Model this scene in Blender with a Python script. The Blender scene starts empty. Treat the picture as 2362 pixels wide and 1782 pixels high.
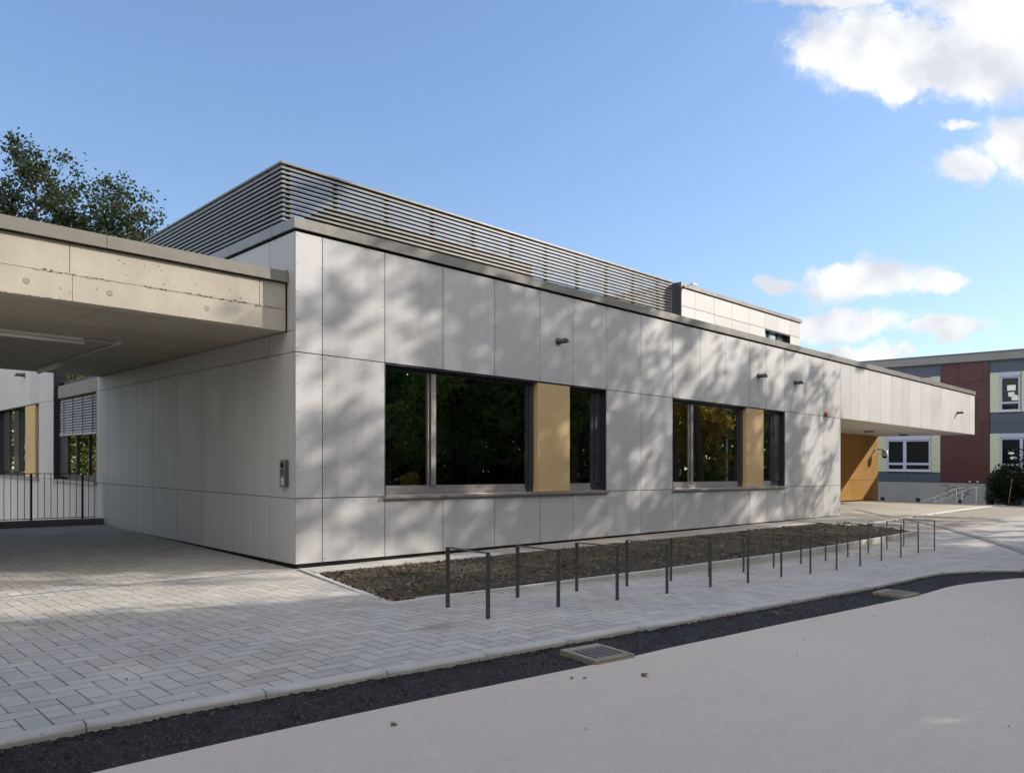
import bpy, math, random
from mathutils import Vector, Matrix
R = math.radians
scene = bpy.context.scene
C = scene.collection
# ------------------------------------------------------------------ camera
CAMX, CAMY, CAMZ = -6.646, -12.324, 1.6
cam_d = bpy.data.cameras.new('camera')
cam_d.sensor_width = 36; cam_d.lens = 26.81; cam_d.shift_y = 0.0855
cam_d.clip_start = 0.05; cam_d.clip_end = 3000
cam = bpy.data.objects.new('camera', cam_d); C.objects.link(cam)
CA, SA = math.cos(R(45.798)), math.sin(R(45.798))
cam.location = (CAMX, CAMY, CAMZ)
cam.rotation_euler = (R(90), 0, math.atan2(SA, CA) - R(90))
scene.camera = cam
# ------------------------------------------------------------------ light
SUN = Vector((1, -0.645, 0.589)).normalized()
SUN_EL = math.asin(SUN.z)
SUN_ROT = math.atan2(SUN.x, SUN.y)
SKY_STRENGTH = 0.15
sun_d = bpy.data.lights.new('sun', 'SUN'); sun_d.energy = 3.1; sun_d.angle = R(0.5)
sun_d.color = (1.0, 0.92, 0.81)
sun = bpy.data.objects.new('sun', sun_d); C.objects.link(sun)
sun.rotation_euler = (-SUN).to_track_quat('-Z', 'Y').to_euler()
sun.location = (30, -20, 30)
vs = scene.view_settings
vs.view_transform = 'Standard'; vs.look = 'None'; vs.gamma = 1; vs.exposure = 0.88
vs.use_curve_mapping = False
scene.cycles.max_bounces = 6; scene.cycles.transparent_max_bounces = 8
scene.cycles.diffuse_bounces = 3

# ------------------------------------------------------------------ node helpers
class NT:
    def __init__(s, tree): s.t = tree; s.n = tree.nodes; s.l = tree.links
    def node(s, typ, **kw):
        n = s.n.new(typ)
        for k, v in kw.items(): setattr(n, k, v)
        return n
    def put(s, sock, v):
        if hasattr(v, 'is_output') or isinstance(v, bpy.types.NodeSocket): s.l.new(v, sock)
        elif isinstance(v, (tuple, list)):
            v = tuple(v)
            if len(v) == 3 and sock.type == 'RGBA': v = v + (1.0,)
            sock.default_value = v
        else: sock.default_value = v
    def m(s, op, a, b=None, c=None, clamp=False):
        n = s.node('ShaderNodeMath', operation=op); n.use_clamp = clamp
        s.put(n.inputs[0], a)
        if b is not None: s.put(n.inputs[1], b)
        if c is not None: s.put(n.inputs[2], c)
        return n.outputs[0]
    def vm(s, op, a, b=None):
        n = s.node('ShaderNodeVectorMath', operation=op)
        s.put(n.inputs[0], a)
        if b is not None: s.put(n.inputs[1], b)
        return n.outputs['Value'] if op in ('DOT_PRODUCT', 'LENGTH') else n.outputs[0]
    def mix(s, f, a, b, mode='MIX'):
        n = s.node('ShaderNodeMix', data_type='RGBA', blend_type=mode)
        s.put(n.inputs[0], f); s.put(n.inputs[6], a); s.put(n.inputs[7], b)
        return n.outputs[2]
    def noise(s, vec, scale, detail=4, rough=0.55, col=False, dim='3D'):
        n = s.node('ShaderNodeTexNoise', noise_dimensions=dim)
        s.put(n.inputs['Vector'], vec); n.inputs['Scale'].default_value = scale
        n.inputs['Detail'].default_value = detail; n.inputs['Roughness'].default_value = rough
        return n.outputs['Color' if col else 'Fac']
    def vor(s, vec, scale, feat='F1'):
        n = s.node('ShaderNodeTexVoronoi', feature=feat)
        s.put(n.inputs['Vector'], vec); n.inputs['Scale'].default_value = scale
        return n.outputs['Distance'], n.outputs['Color']
    def rng(s, v, a, b, c=0.0, d=1.0, smooth=False):
        n = s.node('ShaderNodeMapRange'); n.clamp = True
        if smooth: n.interpolation_type = 'SMOOTHSTEP'
        s.put(n.inputs[0], v)
        for i, q in enumerate((a, b, c, d)): s.put(n.inputs[i + 1], q)
        return n.outputs[0]
    def sep(s, v):
        n = s.node('ShaderNodeSeparateXYZ'); s.put(n.inputs[0], v); return n.outputs
    def comb(s, x, y, z):
        n = s.node('ShaderNodeCombineXYZ')
        for i, q in enumerate((x, y, z)): s.put(n.inputs[i], q)
        return n.outputs[0]
    def pos(s): return s.node('ShaderNodeNewGeometry').outputs['Position']
    def scalev(s, v, x, y, z): return s.vm('MULTIPLY', v, (x, y, z))
    def attr(s, name): return s.node('ShaderNodeAttribute', attribute_name=name).outputs['Fac']
    def bump(s, h, strength=0.3, dist=0.01):
        n = s.node('ShaderNodeBump'); s.put(n.inputs['Height'], h)
        n.inputs['Strength'].default_value = strength; n.inputs['Distance'].default_value = dist
        return n.outputs[0]

def mat(name, base=(0.5, 0.5, 0.5), rough=0.6, metal=0.0, spec=0.5, fn=None):
    m = bpy.data.materials.new(name); m.use_nodes = True
    nt = NT(m.node_tree); b = nt.n['Principled BSDF']
    b.inputs['Base Color'].default_value = (*base, 1); b.inputs['Roughness'].default_value = rough
    b.inputs['Metallic'].default_value = metal; b.inputs['Specular IOR Level'].default_value = spec
    if fn: fn(nt, b)
    return m

def scalecol(nt, col, f):
    """colour multiplied by a factor socket"""
    n = nt.node('ShaderNodeVectorMath', operation='SCALE')
    nt.put(n.inputs[0], tuple(col) if isinstance(col, (tuple, list)) else col)
    nt.put(n.inputs['Scale'], f)
    return n.outputs[0]

# ------------------------------------------------------------------ world: sky and clouds
world = bpy.data.worlds.new('World'); scene.world = world; world.use_nodes = True
w = NT(world.node_tree); bg = w.n['Background']
sky = w.node('ShaderNodeTexSky', sky_type='NISHITA')
sky.sun_disc = False; sky.sun_elevation = SUN_EL; sky.sun_rotation = SUN_ROT
sky.air_density = 1.15; sky.dust_density = 0.4; sky.ozone_density = 4.0
d = w.node('ShaderNodeTexCoord').outputs['Generated']
fa = w.m('MAXIMUM', w.vm('DOT_PRODUCT', d, (CA, SA, 0)), 0.05)
cu = w.m('DIVIDE', w.vm('DOT_PRODUCT', d, (SA, -CA, 0)), fa)
cv = w.m('DIVIDE', w.sep(d)[2], fa)
cvec = w.comb(cu, cv, 0.0)
wob = w.noise(cvec, 5.0, 5, 0.6, col=True)
wobv = w.vm('SCALE', w.vm('SUBTRACT', wob, (0.5, 0.5, 0.5))); wobv.node.inputs['Scale'].default_value = 0.11
cw = w.vm('ADD', cvec, wobv)
cwx, cwy, _ = w.sep(cw)
CL = [  # centre u, centre v, radius u, radius v, weight, lift of the bright side
    (0.70, 0.645, 0.22, 0.09, 1.0), (0.47, 0.555, 0.12, 0.070, .95), (0.60, 0.54, 0.20, 0.075, .95), (0.50, 0.50, 0.05, 0.03, .8), (0.40, 0.625, 0.10, 0.022, .75),
    (0.68, 0.415, 0.075, 0.048, 1.0), (0.595, 0.393, 0.065, 0.025, .9), (0.585, 0.44, 0.05, 0.010, .6),
    (0.455, 0.250, 0.115, 0.030, 1.0), (0.345, 0.248, 0.034, 0.016, .9), (0.555, 0.242, 0.05, 0.016, .8),
    (0.43, 0.198, 0.105, 0.024, 1.0), (0.565, 0.188, 0.10, 0.015, .8), (0.46, 0.150, 0.075, 0.022, .9), (0.51, 0.168, 0.04, 0.009, .75),
    (0.70, 0.15, 0.1, 0.012, .4), (0.25, 0.66, 0.03, 0.02, .35)]
mask = None; lit = None
for (u0, v0, ru, rv, wt) in CL:
    a = w.m('DIVIDE', w.m('SUBTRACT', cwx, u0), ru)
    b = w.m('DIVIDE', w.m('SUBTRACT', cwy, v0), rv)
    q = w.m('SUBTRACT', 1.0, w.m('SQRT', w.m('ADD', w.m('MULTIPLY', a, a), w.m('MULTIPLY', b, b))))
    q = w.m('SUBTRACT', w.m('MAXIMUM', q, -0.8), (1 - wt) * .6)
    mask = q if mask is None else w.m('MAXIMUM', mask, q)
fine = w.noise(w.vm('ADD', cvec, wobv), 15.0, 8, 0.66)
dens = w.m('ADD', mask, w.m('MULTIPLY', w.m('SUBTRACT', fine, 0.5), w.rng(mask, -0.6, 0.15, 0.0, 1.5)))
alpha = w.rng(dens, -0.10, 0.42, 0, 0.98, smooth=True)
shade = w.rng(w.noise(w.vm('ADD', cvec, (0.012, -0.018, 0)), 11.0, 4, 0.5), 0.38, 0.66)
ccol = w.mix(shade, (2.75, 2.85, 3.05), (4.15, 4.15, 4.12))
lum = w.vm('DOT_PRODUCT', sky.outputs[0], (.25, .6, .15))
skyc = scalecol(w, sky.outputs[0], w.m('DIVIDE', 0.93, w.m('ADD', 1.0, w.m('MULTIPLY', lum, 0.085))))
skyc = w.mix(1.0, skyc, (1.08, 1.0, .99), 'MULTIPLY')
bgcol = w.mix(alpha, skyc, ccol)
# unseen bright cloud added behind and above the viewer as neutral fill light
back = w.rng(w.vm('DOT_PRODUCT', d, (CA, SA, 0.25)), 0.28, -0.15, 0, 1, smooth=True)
fill_cl = w.rng(w.noise(w.scalev(d, 1, 1, 2), 2.2, 5, .6), .34, .56, .30, 1.0, smooth=True)
bgcol = w.mix(w.m('MULTIPLY', back, fill_cl), bgcol, (7.7, 7.5, 7.4))
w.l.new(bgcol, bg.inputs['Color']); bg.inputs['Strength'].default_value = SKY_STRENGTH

# ------------------------------------------------------------------ geometry helpers
SH = 0.0163                                   # the site falls this much per metre towards the road
def zz(y, z): return z + SH * y
GX = [-14, 0, 3, 5, 9, 13, 17, 24, 34, 41, 46, 56]
GY = [-14, -7.3, -5.8, -4.65, -4.1, -1.0, 0, 12]
GT = [[.03, .03, .015, -.01, -.02, -.07, -.08, .04], [.03, .03, .015, -.01, -.02, -.07, -.08, .04],
      [-.05, -.05, -.08, -.135, -.12, -.06, -.06, .04], [-.08, -.08, -.13, -.21, -.21, -.05, -.05, .03],
      [-.16, -.16, -.235, -.345, -.285, -.045, -.045, .02], [-.20, -.20, -.265, -.365, -.32, -.04, -.04, 0],
      [-.22, -.22, -.26, -.34, -.27, -.03, -.03, -.02], [-.20, -.20, -.15, -.12, -.1, -.03, -.03, -.03],
      [-.10, -.10, -.08, -.06, -.05, -.03, -.03, -.03], [-.10, -.10, -.08, -.06, -.06, -.06, -.06, -.06],
      [-.28, -.28, -.28, -.28, -.28, -.28, -.28, -.28], [-.8, -.8, -.8, -.8, -.8, -.8, -.8, -.8]]
def _seg(a, v):
    if v <= a[0]: return 0, 0.
    if v >= a[-1]: return len(a) - 2, 1.
    for i in range(len(a) - 1):
        if v <= a[i + 1]: return i, (v - a[i]) / (a[i + 1] - a[i])
def G(x, y):
    i, u = _seg(GX, x); j, v = _seg(GY, y)
    return (GT[i][j] * (1 - u) + GT[i + 1][j] * u) * (1 - v) + (GT[i][j + 1] * (1 - u) + GT[i + 1][j + 1] * u) * v
def interp(pts, x):
    if x <= pts[0][0]: return pts[0][1]
    for a, b in zip(pts, pts[1:]):
        if x <= b[0]: return a[1] + (b[1] - a[1]) * (x - a[0]) / (b[0] - a[0])
    return pts[-1][1]

class MB:
    """collects shapes of one part"""
    def __init__(s): s.v = []; s.f = []; s.mi = []; s.tone = []; s.sm = []
    def face(s, vs_, mi=0, tone=0.5, sm=False):
        n = len(s.v); s.v += vs_; s.f.append(tuple(range(n, n + len(vs_)))); s.mi.append(mi); s.tone.append(tone); s.sm.append(sm)
    def box(s, x0, x1, y0, y1, z0, z1, mi=0, tone=0.5):
        if x0 > x1: x0, x1 = x1, x0
        if y0 > y1: y0, y1 = y1, y0
        if z0 > z1: z0, z1 = z1, z0
        n = len(s.v)
        s.v += [(x0, y0, z0), (x1, y0, z0), (x1, y1, z0), (x0, y1, z0), (x0, y0, z1), (x1, y0, z1), (x1, y1, z1), (x0, y1, z1)]
        for q in ((0, 3, 2, 1), (4, 5, 6, 7), (0, 1, 5, 4), (1, 2, 6, 5), (2, 3, 7, 6), (3, 0, 4, 7)):
            s.f.append(tuple(n + i for i in q)); s.mi.append(mi); s.tone.append(tone); s.sm.append(False)
        return s
    def hull8(s, pts, mi=0, tone=0.5):
        n = len(s.v); s.v += pts
        for q in ((0, 3, 2, 1), (4, 5, 6, 7), (0, 1, 5, 4), (1, 2, 6, 5), (2, 3, 7, 6), (3, 0, 4, 7)):
            s.f.append(tuple(n + i for i in q)); s.mi.append(mi); s.tone.append(tone); s.sm.append(False)
    def bar(s, p, q, a, b, up=(0, 0, 1), mi=0):
        """rectangular bar from p to q, a wide sideways, b along up"""
        p = Vector(p); q = Vector(q); d_ = (q - p).normalized(); u = Vector(up)
        sd = d_.cross(u)
        if sd.length < 1e-5: sd = d_.cross(Vector((0, 1, 0)))
        sd.normalize(); u = sd.cross(d_).normalized()
        o = [(-a / 2, -b / 2), (a / 2, -b / 2), (a / 2, b / 2), (-a / 2, b / 2)]
        s.hull8([tuple(p + sd * i + u * j) for i, j in o] + [tuple(q + sd * i + u * j) for i, j in o], mi)
    def tube(s, path, r, n=8, mi=0, cap=True, tone=0.5):
        path = [Vector(p) for p in path]
        rs = r if isinstance(r, (list, tuple)) else [r] * len(path)
        base = len(s.v); prev = None
        for i, p in enumerate(path):
            t = (path[min(i + 1, len(path) - 1)] - path[max(i - 1, 0)]).normalized()
            if prev is None:
                a = Vector((0, 0, 1)) if abs(t.z) < .9 else Vector((1, 0, 0))
                x = t.cross(a).normalized()
            else:
                x = (prev - t * prev.dot(t)).normalized()
            prev = x; y = t.cross(x)
            for k in range(n):
                g = 2 * math.pi * k / n
                s.v.append(tuple(p + (x * math.cos(g) + y * math.sin(g)) * rs[i]))
        for i in range(len(path) - 1):
            for k in range(n):
                a = base + i * n + k; b = base + i * n + (k + 1) % n
                s.f.append((a, b, b + n, a + n)); s.mi.append(mi); s.tone.append(tone); s.sm.append(True)
        if cap:
            s.f.append(tuple(base + k for k in reversed(range(n)))); s.mi.append(mi); s.tone.append(tone); s.sm.append(False)
            e = base + (len(path) - 1) * n
            s.f.append(tuple(e + k for k in range(n))); s.mi.append(mi); s.tone.append(tone); s.sm.append(False)
    def disc(s, c, r, axis, h, n=6, mi=0):
        c = Vector(c); a = Vector(axis)
        s.tube([c, c + a * h], r, n, mi)
    def grid(s, f, nu, nv, mi=0, sm=True):
        b = len(s.v)
        for j in range(nv + 1):
            for i in range(nu + 1): s.v.append(f(i / nu, j / nv))
        for j in range(nv):
            for i in range(nu):
                a = b + j * (nu + 1) + i
                s.f.append((a, a + 1, a + nu + 2, a + nu + 1)); s.mi.append(mi); s.tone.append(0.5); s.sm.append(sm)
    def build(s, name, mats, parent=None, shear=True, origin=None, bevel=0):
        o3 = Vector(origin) if origin is not None else (Vector(parent['org']) if parent is not None and 'org' in parent else Vector((0, 0, 0)))
        vv = [(x - o3.x, y - o3.y, (z + SH * y if shear else z) - o3.z) for x, y, z in s.v]
        me = bpy.data.meshes.new(name); me.from_pydata(vv, [], s.f)
        if not isinstance(mats, (list, tuple)): mats = [mats]
        for m_ in mats: me.materials.append(m_)
        me.polygons.foreach_set('material_index', s.mi)
        me.polygons.foreach_set('use_smooth', s.sm)
        at = me.attributes.new('tone', 'FLOAT', 'FACE'); at.data.foreach_set('value', s.tone)
        me.update()
        o = bpy.data.objects.new(name, me); C.objects.link(o)
        if parent is not None: o.parent = parent
        elif origin is not None: o.location = o3
        if bevel:
            b = o.modifiers.new('bevel', 'BEVEL'); b.width = bevel; b.segments = 2; b.limit_method = 'ANGLE'
        return o

def thing(name, label, cat, loc, group=None):
    """an Empty at the thing's base; loc in site coordinates"""
    o = bpy.data.objects.new(name, None); C.objects.link(o); o.empty_display_size = 0.2
    L = (loc[0], loc[1], zz(loc[1], loc[2])); o.location = L; o['org'] = L
    o['label'] = label; o['category'] = cat
    if group: o['group'] = group
    return o
def tag(o, label, cat, group=None):
    o['label'] = label; o['category'] = cat
    if group: o['group'] = group
    return o
def part(mb, name, m, parent, bevel=0):
    """part of a thing, or of a part (which carries its thing's origin along)"""
    o = mb.build(name, m, parent, bevel=bevel)
    o['org'] = parent['org']
    return o
def struct(o): o['kind'] = 'structure'; return o
def stuff(o): o['kind'] = 'stuff'; return o

rnd = random.Random(7)

# ------------------------------------------------------------------ materials
def f_panel(base, streak=0.10, blotch=0.05):
    def fn(nt, b):
        p = nt.pos()
        st = nt.noise(nt.scalev(p, 9, 9, 0.35), 1.0, 4, 0.6)
        bl = nt.noise(p, 1.1, 5, 0.6)
        tn = nt.attr('tone')
        f = nt.m('ADD', 1.0, nt.m('MULTIPLY', nt.m('SUBTRACT', st, 0.5), streak))
        f = nt.m('ADD', f, nt.m('MULTIPLY', nt.m('SUBTRACT', bl, 0.5), blotch))
        f = nt.m('ADD', f, nt.m('MULTIPLY', nt.m('SUBTRACT', tn, 0.5), 0.15))
        nt.put(b.inputs['Base Color'], scalecol(nt, base, f))
        nt.put(b.inputs['Roughness'], nt.rng(bl, 0.3, 0.7, 0.42, 0.58))
    return fn
M = {}
M['panel'] = mat('fibre_cement', rough=.5, spec=.4, fn=f_panel((.468, .460, .458), .20))
M['panel_far'] = mat('pale_fibre_cement', rough=.5, spec=.4, fn=f_panel((.50, .49, .475), .07))
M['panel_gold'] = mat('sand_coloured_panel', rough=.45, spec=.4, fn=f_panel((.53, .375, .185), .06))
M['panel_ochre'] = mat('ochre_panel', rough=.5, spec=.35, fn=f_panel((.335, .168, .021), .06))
M['joint'] = mat('dark_joint', (.012, .012, .013), .8, spec=.1)
M['core'] = mat('black_membrane', (.02, .02, .021), .9, spec=.1)
def f_met(base, var=.12, r0=.32, r1=.48):
    def fn(nt, b):
        p = nt.pos(); n = nt.noise(p, 1.7, 5, .6)
        nt.put(b.inputs['Base Color'], scalecol(nt, base, nt.rng(n, .25, .75, 1 - var, 1 + var)))
        nt.put(b.inputs['Roughness'], nt.rng(nt.noise(p, 6, 4, .6), .3, .7, r0, r1))
    return fn
M['coping'] = mat('coping_metal', rough=.34, metal=.0, spec=.7, fn=f_met((.205, .19, .165), .1, .28, .4))
M['slat'] = mat('slat_metal', rough=.35, metal=0, spec=.7, fn=f_met((.15, .138, .118), .08, .28, .4))
M['slat_dark'] = mat('dark_bracket', (.014, .0135, .013), .8, spec=.15)
M['frame'] = mat('anthracite_frame', rough=.35, metal=.6, fn=f_met((.075, .075, .092), .06, .25, .4))
M['frame_lt'] = mat('weathered_alu', rough=.35, metal=.7, fn=f_met((.42, .385, .37), .1))
M['rivet'] = mat('rivet', (.20, .195, .19), .4, .5)
M['stand'] = mat('coated_steel', rough=.45, metal=.4, fn=f_met((.085, .083, .083), .15))
M['rail'] = mat('black_rail', (.02, .021, .023), .5, .3)
M['inox'] = mat('brushed_steel', (.55, .54, .52), .32, .9)
M['rail_dull'] = mat('dull_steel', (.62, .58, .50), .45, .2)
M['white_al'] = mat('white_blind_box', (.55, .57, .62), .5)
M['interior'] = mat('interior_plaster', (.16, .155, .15), .9)
M['int_floor'] = mat('interior_floor', (.07, .065, .06), .5)
M['white'] = mat('white_lamp', (.8, .8, .78), .35)
M['orange'] = mat('orange_lens', (.75, .13, .015), .25)
M['orange_chair'] = mat('orange_plastic', (.95, .42, .05), .35)
M['pale'] = mat('pale_laminate', (.55, .55, .5), .5)
M['pipe'] = mat('pipe_grey', (.055, .058, .066), .45, .2)
M['paper'] = mat('white_paper', (.75, .75, .72), .9)
M['blind'] = mat('blind_slat', (.55, .55, .56), .3, .5)

def f_glass(tint, boost):
    def fn(nt, b):
        out = nt.n['Material Output']
        gl = nt.node('ShaderNodeBsdfGlossy'); gl.inputs['Roughness'].default_value = 0.0
        gl.inputs['Color'].default_value = (.92, .95, .95, 1)
        n = nt.noise(nt.pos(), .9, 2, .5)
        nt.put(gl.inputs['Normal'], nt.bump(n, .02, .02))
        tr = nt.node('ShaderNodeBsdfTransparent'); tr.inputs['Color'].default_value = (*tint, 1)
        fr = nt.node('ShaderNodeFresnel'); fr.inputs['IOR'].default_value = 1.5
        fac = nt.m('ADD', nt.m('MULTIPLY', fr.outputs[0], boost), .06, clamp=True)
        mx = nt.node('ShaderNodeMixShader'); nt.put(mx.inputs[0], fac)
        nt.l.new(tr.outputs[0], mx.inputs[1]); nt.l.new(gl.outputs[0], mx.inputs[2])
        nt.l.new(mx.outputs[0], out.inputs[0])
    return fn
M['glass'] = mat('window_glass', fn=f_glass((.82, .85, .83), 4.0))
M['glass_bright'] = mat('coated_glass', fn=f_glass((.2, .22, .22), 4.0))

def f_concrete(base, pits=True, seams=None):
    def fn(nt, b):
        p = nt.pos(); x, y, z = nt.sep(p)
        n1 = nt.noise(p, .8, 6, .62); n2 = nt.noise(p, 7, 5, .6)
        st = nt.noise(nt.scalev(p, 5, 5, .5), 1.0, 4, .6)
        f = nt.m('ADD', nt.rng(n1, .25, .75, .84, 1.12), nt.m('MULTIPLY', nt.m('SUBTRACT', n2, .5), .14))
        f = nt.m('ADD', f, nt.m('MULTIPLY', nt.m('SUBTRACT', st, .5), .18))
        h = n2
        if pits:
            dd, _ = nt.vor(p, 8); pn = nt.noise(p, 2.2, 4)
            pit = nt.m('MULTIPLY', nt.rng(dd, .07, .14, 1, 0), nt.rng(pn, .42, .52))
            f = nt.m('MULTIPLY', f, nt.rng(pit, 0, 1, 1, .38))
            h = nt.m('SUBTRACT', n2, nt.m('MULTIPLY', pit, 2.0))
        if seams:
            for ax, per, off in seams:
                c = (x, y)[ax]
                k = nt.m('ABSOLUTE', nt.m('SUBTRACT', nt.m('FRACT', nt.m('DIVIDE', nt.m('ADD', c, off), per)), .5))
                ln = nt.rng(k, .5 - .012 / per, .5 - .004 / per, 0, 1)
                f = nt.m('MULTIPLY', f, nt.rng(ln, 0, 1, 1, .72))
        nt.put(b.inputs['Base Color'], scalecol(nt, base, f))
        nt.put(b.inputs['Normal'], nt.bump(h, .35, .008))
    return fn
M['concrete'] = mat('fair_faced_concrete', rough=.8, spec=.3, fn=f_concrete((.44, .40, .33)))
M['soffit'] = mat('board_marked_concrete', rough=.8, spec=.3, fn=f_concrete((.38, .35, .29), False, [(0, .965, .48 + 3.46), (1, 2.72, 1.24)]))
M['pit'] = mat('concrete_void', (.09, .078, .06), .9, spec=.1)
M['conc_grey'] = mat('grey_concrete', rough=.85, spec=.3, fn=f_concrete((.25, .26, .265)))
M['conc_kerb'] = mat('kerb_concrete', rough=.8, spec=.3, fn=f_concrete((.47, .455, .42)))
M['conc_slab'] = mat('paving_slab', rough=.8, spec=.3, fn=f_concrete((.41, .40, .37), False))
M['white_edge'] = mat('white_kerb_concrete', rough=.8, spec=.3, fn=f_concrete((.66, .64, .58), False))
M['grate'] = mat('cast_iron', rough=.6, metal=.3, fn=f_met((.20, .19, .17), .25, .5, .8))
M['grate_lt'] = mat('galvanised_grating', rough=.5, metal=.2, fn=f_met((.42, .40, .37), .15, .4, .6))
M['grate_conc'] = mat('drain_concrete', rough=.85, fn=f_concrete((.27, .24, .185)))

def f_paving(nt, b):
    p = nt.pos(); x, y, z = nt.sep(p); u = 1 / .1667
    fxa = nt.m('MULTIPLY', nt.m('ADD', x, 5.4450), u); fya = nt.m('MULTIPLY', nt.m('ADD', y, 6.18), u)
    i = nt.m('FLOOR', fxa); j = nt.m('FLOOR', fya)
    fx = nt.m('SUBTRACT', fxa, i); fy = nt.m('SUBTRACT', fya, j)
    k = nt.m('FLOORED_MODULO', nt.m('SUBTRACT', j, i), 4.0)
    def is_(v): return nt.m('COMPARE', k, float(v), .1)
    k0, k1, k2, k3 = is_(0), is_(1), is_(2), is_(3)
    L = nt.m('ADD', fx, nt.m('MULTIPLY', k0, 9)); Rr = nt.m('ADD', nt.m('SUBTRACT', 1.0, fx), nt.m('MULTIPLY', k1, 9))
    B = nt.m('ADD', fy, nt.m('MULTIPLY', k3, 9)); T = nt.m('ADD', nt.m('SUBTRACT', 1.0, fy), nt.m('MULTIPLY', k2, 9))
    dm = nt.m('MINIMUM', nt.m('MINIMUM', L, Rr), nt.m('MINIMUM', B, T))
    dv = nt.m('MINIMUM', L, Rr)
    jit = nt.m('MULTIPLY', nt.m('SUBTRACT', nt.noise(p, 30, 3), .5), .03)
    dmj = nt.m('ADD', dm, jit)
    joint = nt.rng(dmj, .018, .042, 1, 0)
    bi = nt.m('SUBTRACT', i, k0); bj = nt.m('SUBTRACT', j, k3)
    wn = nt.node('ShaderNodeTexWhiteNoise', noise_dimensions='2D'); nt.put(wn.inputs['Vector'], nt.comb(bi, bj, 0.0))
    tone = nt.m('ADD', nt.m('MULTIPLY', nt.m('SUBTRACT', wn.outputs['Value'], .5), .20), 1.0)
    n1 = nt.noise(p, .55, 5, .6); n2 = nt.noise(p, 22, 5, .65); n3 = nt.noise(nt.scalev(p, 1.4, 2.2, 1), 2.2, 4, .6)
    f = nt.m('MULTIPLY', tone, nt.rng(n1, .3, .7, .88, 1.10))
    f = nt.m('MULTIPLY', f, nt.rng(n2, .25, .75, .90, 1.09))
    f = nt.m('MULTIPLY', f, nt.rng(n3, .3, .7, .93, 1.06))
    col = nt.mix(nt.rng(nt.noise(p, .9, 3), .35, .65), (.43, .415, .39), (.46, .425, .37))
    col = scalecol(nt, col, f)
    # a brown dirt stain beside the stands, grime along the joints
    sx = nt.m('DIVIDE', nt.m('SUBTRACT', x, -1.38), .42); sy = nt.m('DIVIDE', nt.m('SUBTRACT', y, -5.73), .16)
    sd = nt.m('SQRT', nt.m('ADD', nt.m('MULTIPLY', sx, sx), nt.m('MULTIPLY', sy, sy)))
    stn = nt.m('MULTIPLY', nt.rng(nt.m('ADD', sd, nt.m('MULTIPLY', nt.m('SUBTRACT', n3, .5), 1.6)), .4, 1.1, 1, 0), .55)
    col = nt.mix(stn, col, (.20, .165, .115))
    nk = nt.m('MULTIPLY', nt.rng(nt.m('ADD', y, nt.m('MULTIPLY', nt.m('SUBTRACT', n3, .5), .5)), -4.5, -4.1, 0, .55), nt.rng(x, -.5, 1.5))
    col = nt.mix(nk, col, (.25, .195, .135))
    dk = nt.mix(1.0, col, (.16, .15, .14), 'MULTIPLY')
    fj = nt.rng(nt.noise(p, 2.0, 3), .35, .6, .55, 1.0)
    col = nt.mix(nt.m('MULTIPLY', joint, fj), col, dk)
    nt.put(b.inputs['Base Color'], col)
    hgt = nt.m('ADD', nt.m('MULTIPLY', nt.rng(dm, .01, .09), 1.0), nt.m('MULTIPLY', n2, .18))
    hgt = nt.m('ADD', hgt, nt.m('MULTIPLY', wn.outputs['Value'], .25))
    nt.put(b.inputs['Normal'], nt.bump(hgt, .55, .006))
    nt.put(b.inputs['Roughness'], nt.rng(n2, .3, .7, .68, .85))
M['paving'] = mat('concrete_block_paving', rough=.75, spec=.35, fn=f_paving)
def f_floor(nt, b):
    p = nt.pos(); n1 = nt.noise(p, .35, 5, .6); n2 = nt.noise(p, 14, 5, .6)
    f = nt.m('MULTIPLY', nt.rng(n1, .3, .7, .85, 1.1), nt.rng(n2, .3, .7, .93, 1.06))
    nt.put(b.inputs['Base Color'], scalecol(nt, (.42, .385, .32), f))
    nt.put(b.inputs['Normal'], nt.bump(n2, .3, .006))
M['floor'] = mat('entrance_concrete', rough=.8, spec=.3, fn=f_floor)
def f_road(nt, b):
    p = nt.pos()
    n1 = nt.noise(p, .22, 5, .55); n2 = nt.noise(nt.scalev(p, 1, 2.4, 1), 1.6, 5, .62); n3 = nt.noise(p, 60, 4, .6)
    dd, _ = nt.vor(p, 2.2)
    f = nt.m('MULTIPLY', nt.rng(n1, .3, .7, .955, 1.04), nt.rng(n2, .3, .75, 1.02, .965))
    f = nt.m('MULTIPLY', f, nt.rng(n3, .25, .75, .91, 1.08))
    f = nt.m('MULTIPLY', f, nt.rng(nt.noise(p, 7, 5, .65), .3, .7, .97, 1.03))
    sc = nt.m('MULTIPLY', nt.rng(nt.noise(nt.scalev(p, 2.2, 4.5, 1), 2.0, 6, .7), .60, .75), .28)
    col = scalecol(nt, (.585, .505, .435), f)
    col = nt.mix(sc, col, (.33, .295, .25))
    nt.put(b.inputs['Base Color'], col)
    nt.put(b.inputs['Normal'], nt.bump(n3, .25, .004))
M['road'] = mat('smooth_grey_screed', rough=.8, spec=.3, fn=f_road)
def f_asph(nt, b):
    p = nt.pos(); dd, cc = nt.vor(p, 95); n = nt.noise(p, 2.2, 5, .6); n2 = nt.noise(p, 160, 2)
    f = nt.m('MULTIPLY', nt.rng(n, .3, .7, .7, 1.35), nt.rng(nt.sep(cc)[0], 0, 1, .55, 1.5))
    sp = nt.rng(nt.sep(cc)[1], .965, .98)
    col = nt.mix(sp, scalecol(nt, (.024, .0215, .0195), f), (.17, .16, .15))
    nt.put(b.inputs['Base Color'], col)
    nt.put(b.inputs['Normal'], nt.bump(nt.m('ADD', nt.m('MULTIPLY', dd, -1.0), nt.m('MULTIPLY', n2, .3)), .9, .012))
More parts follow.
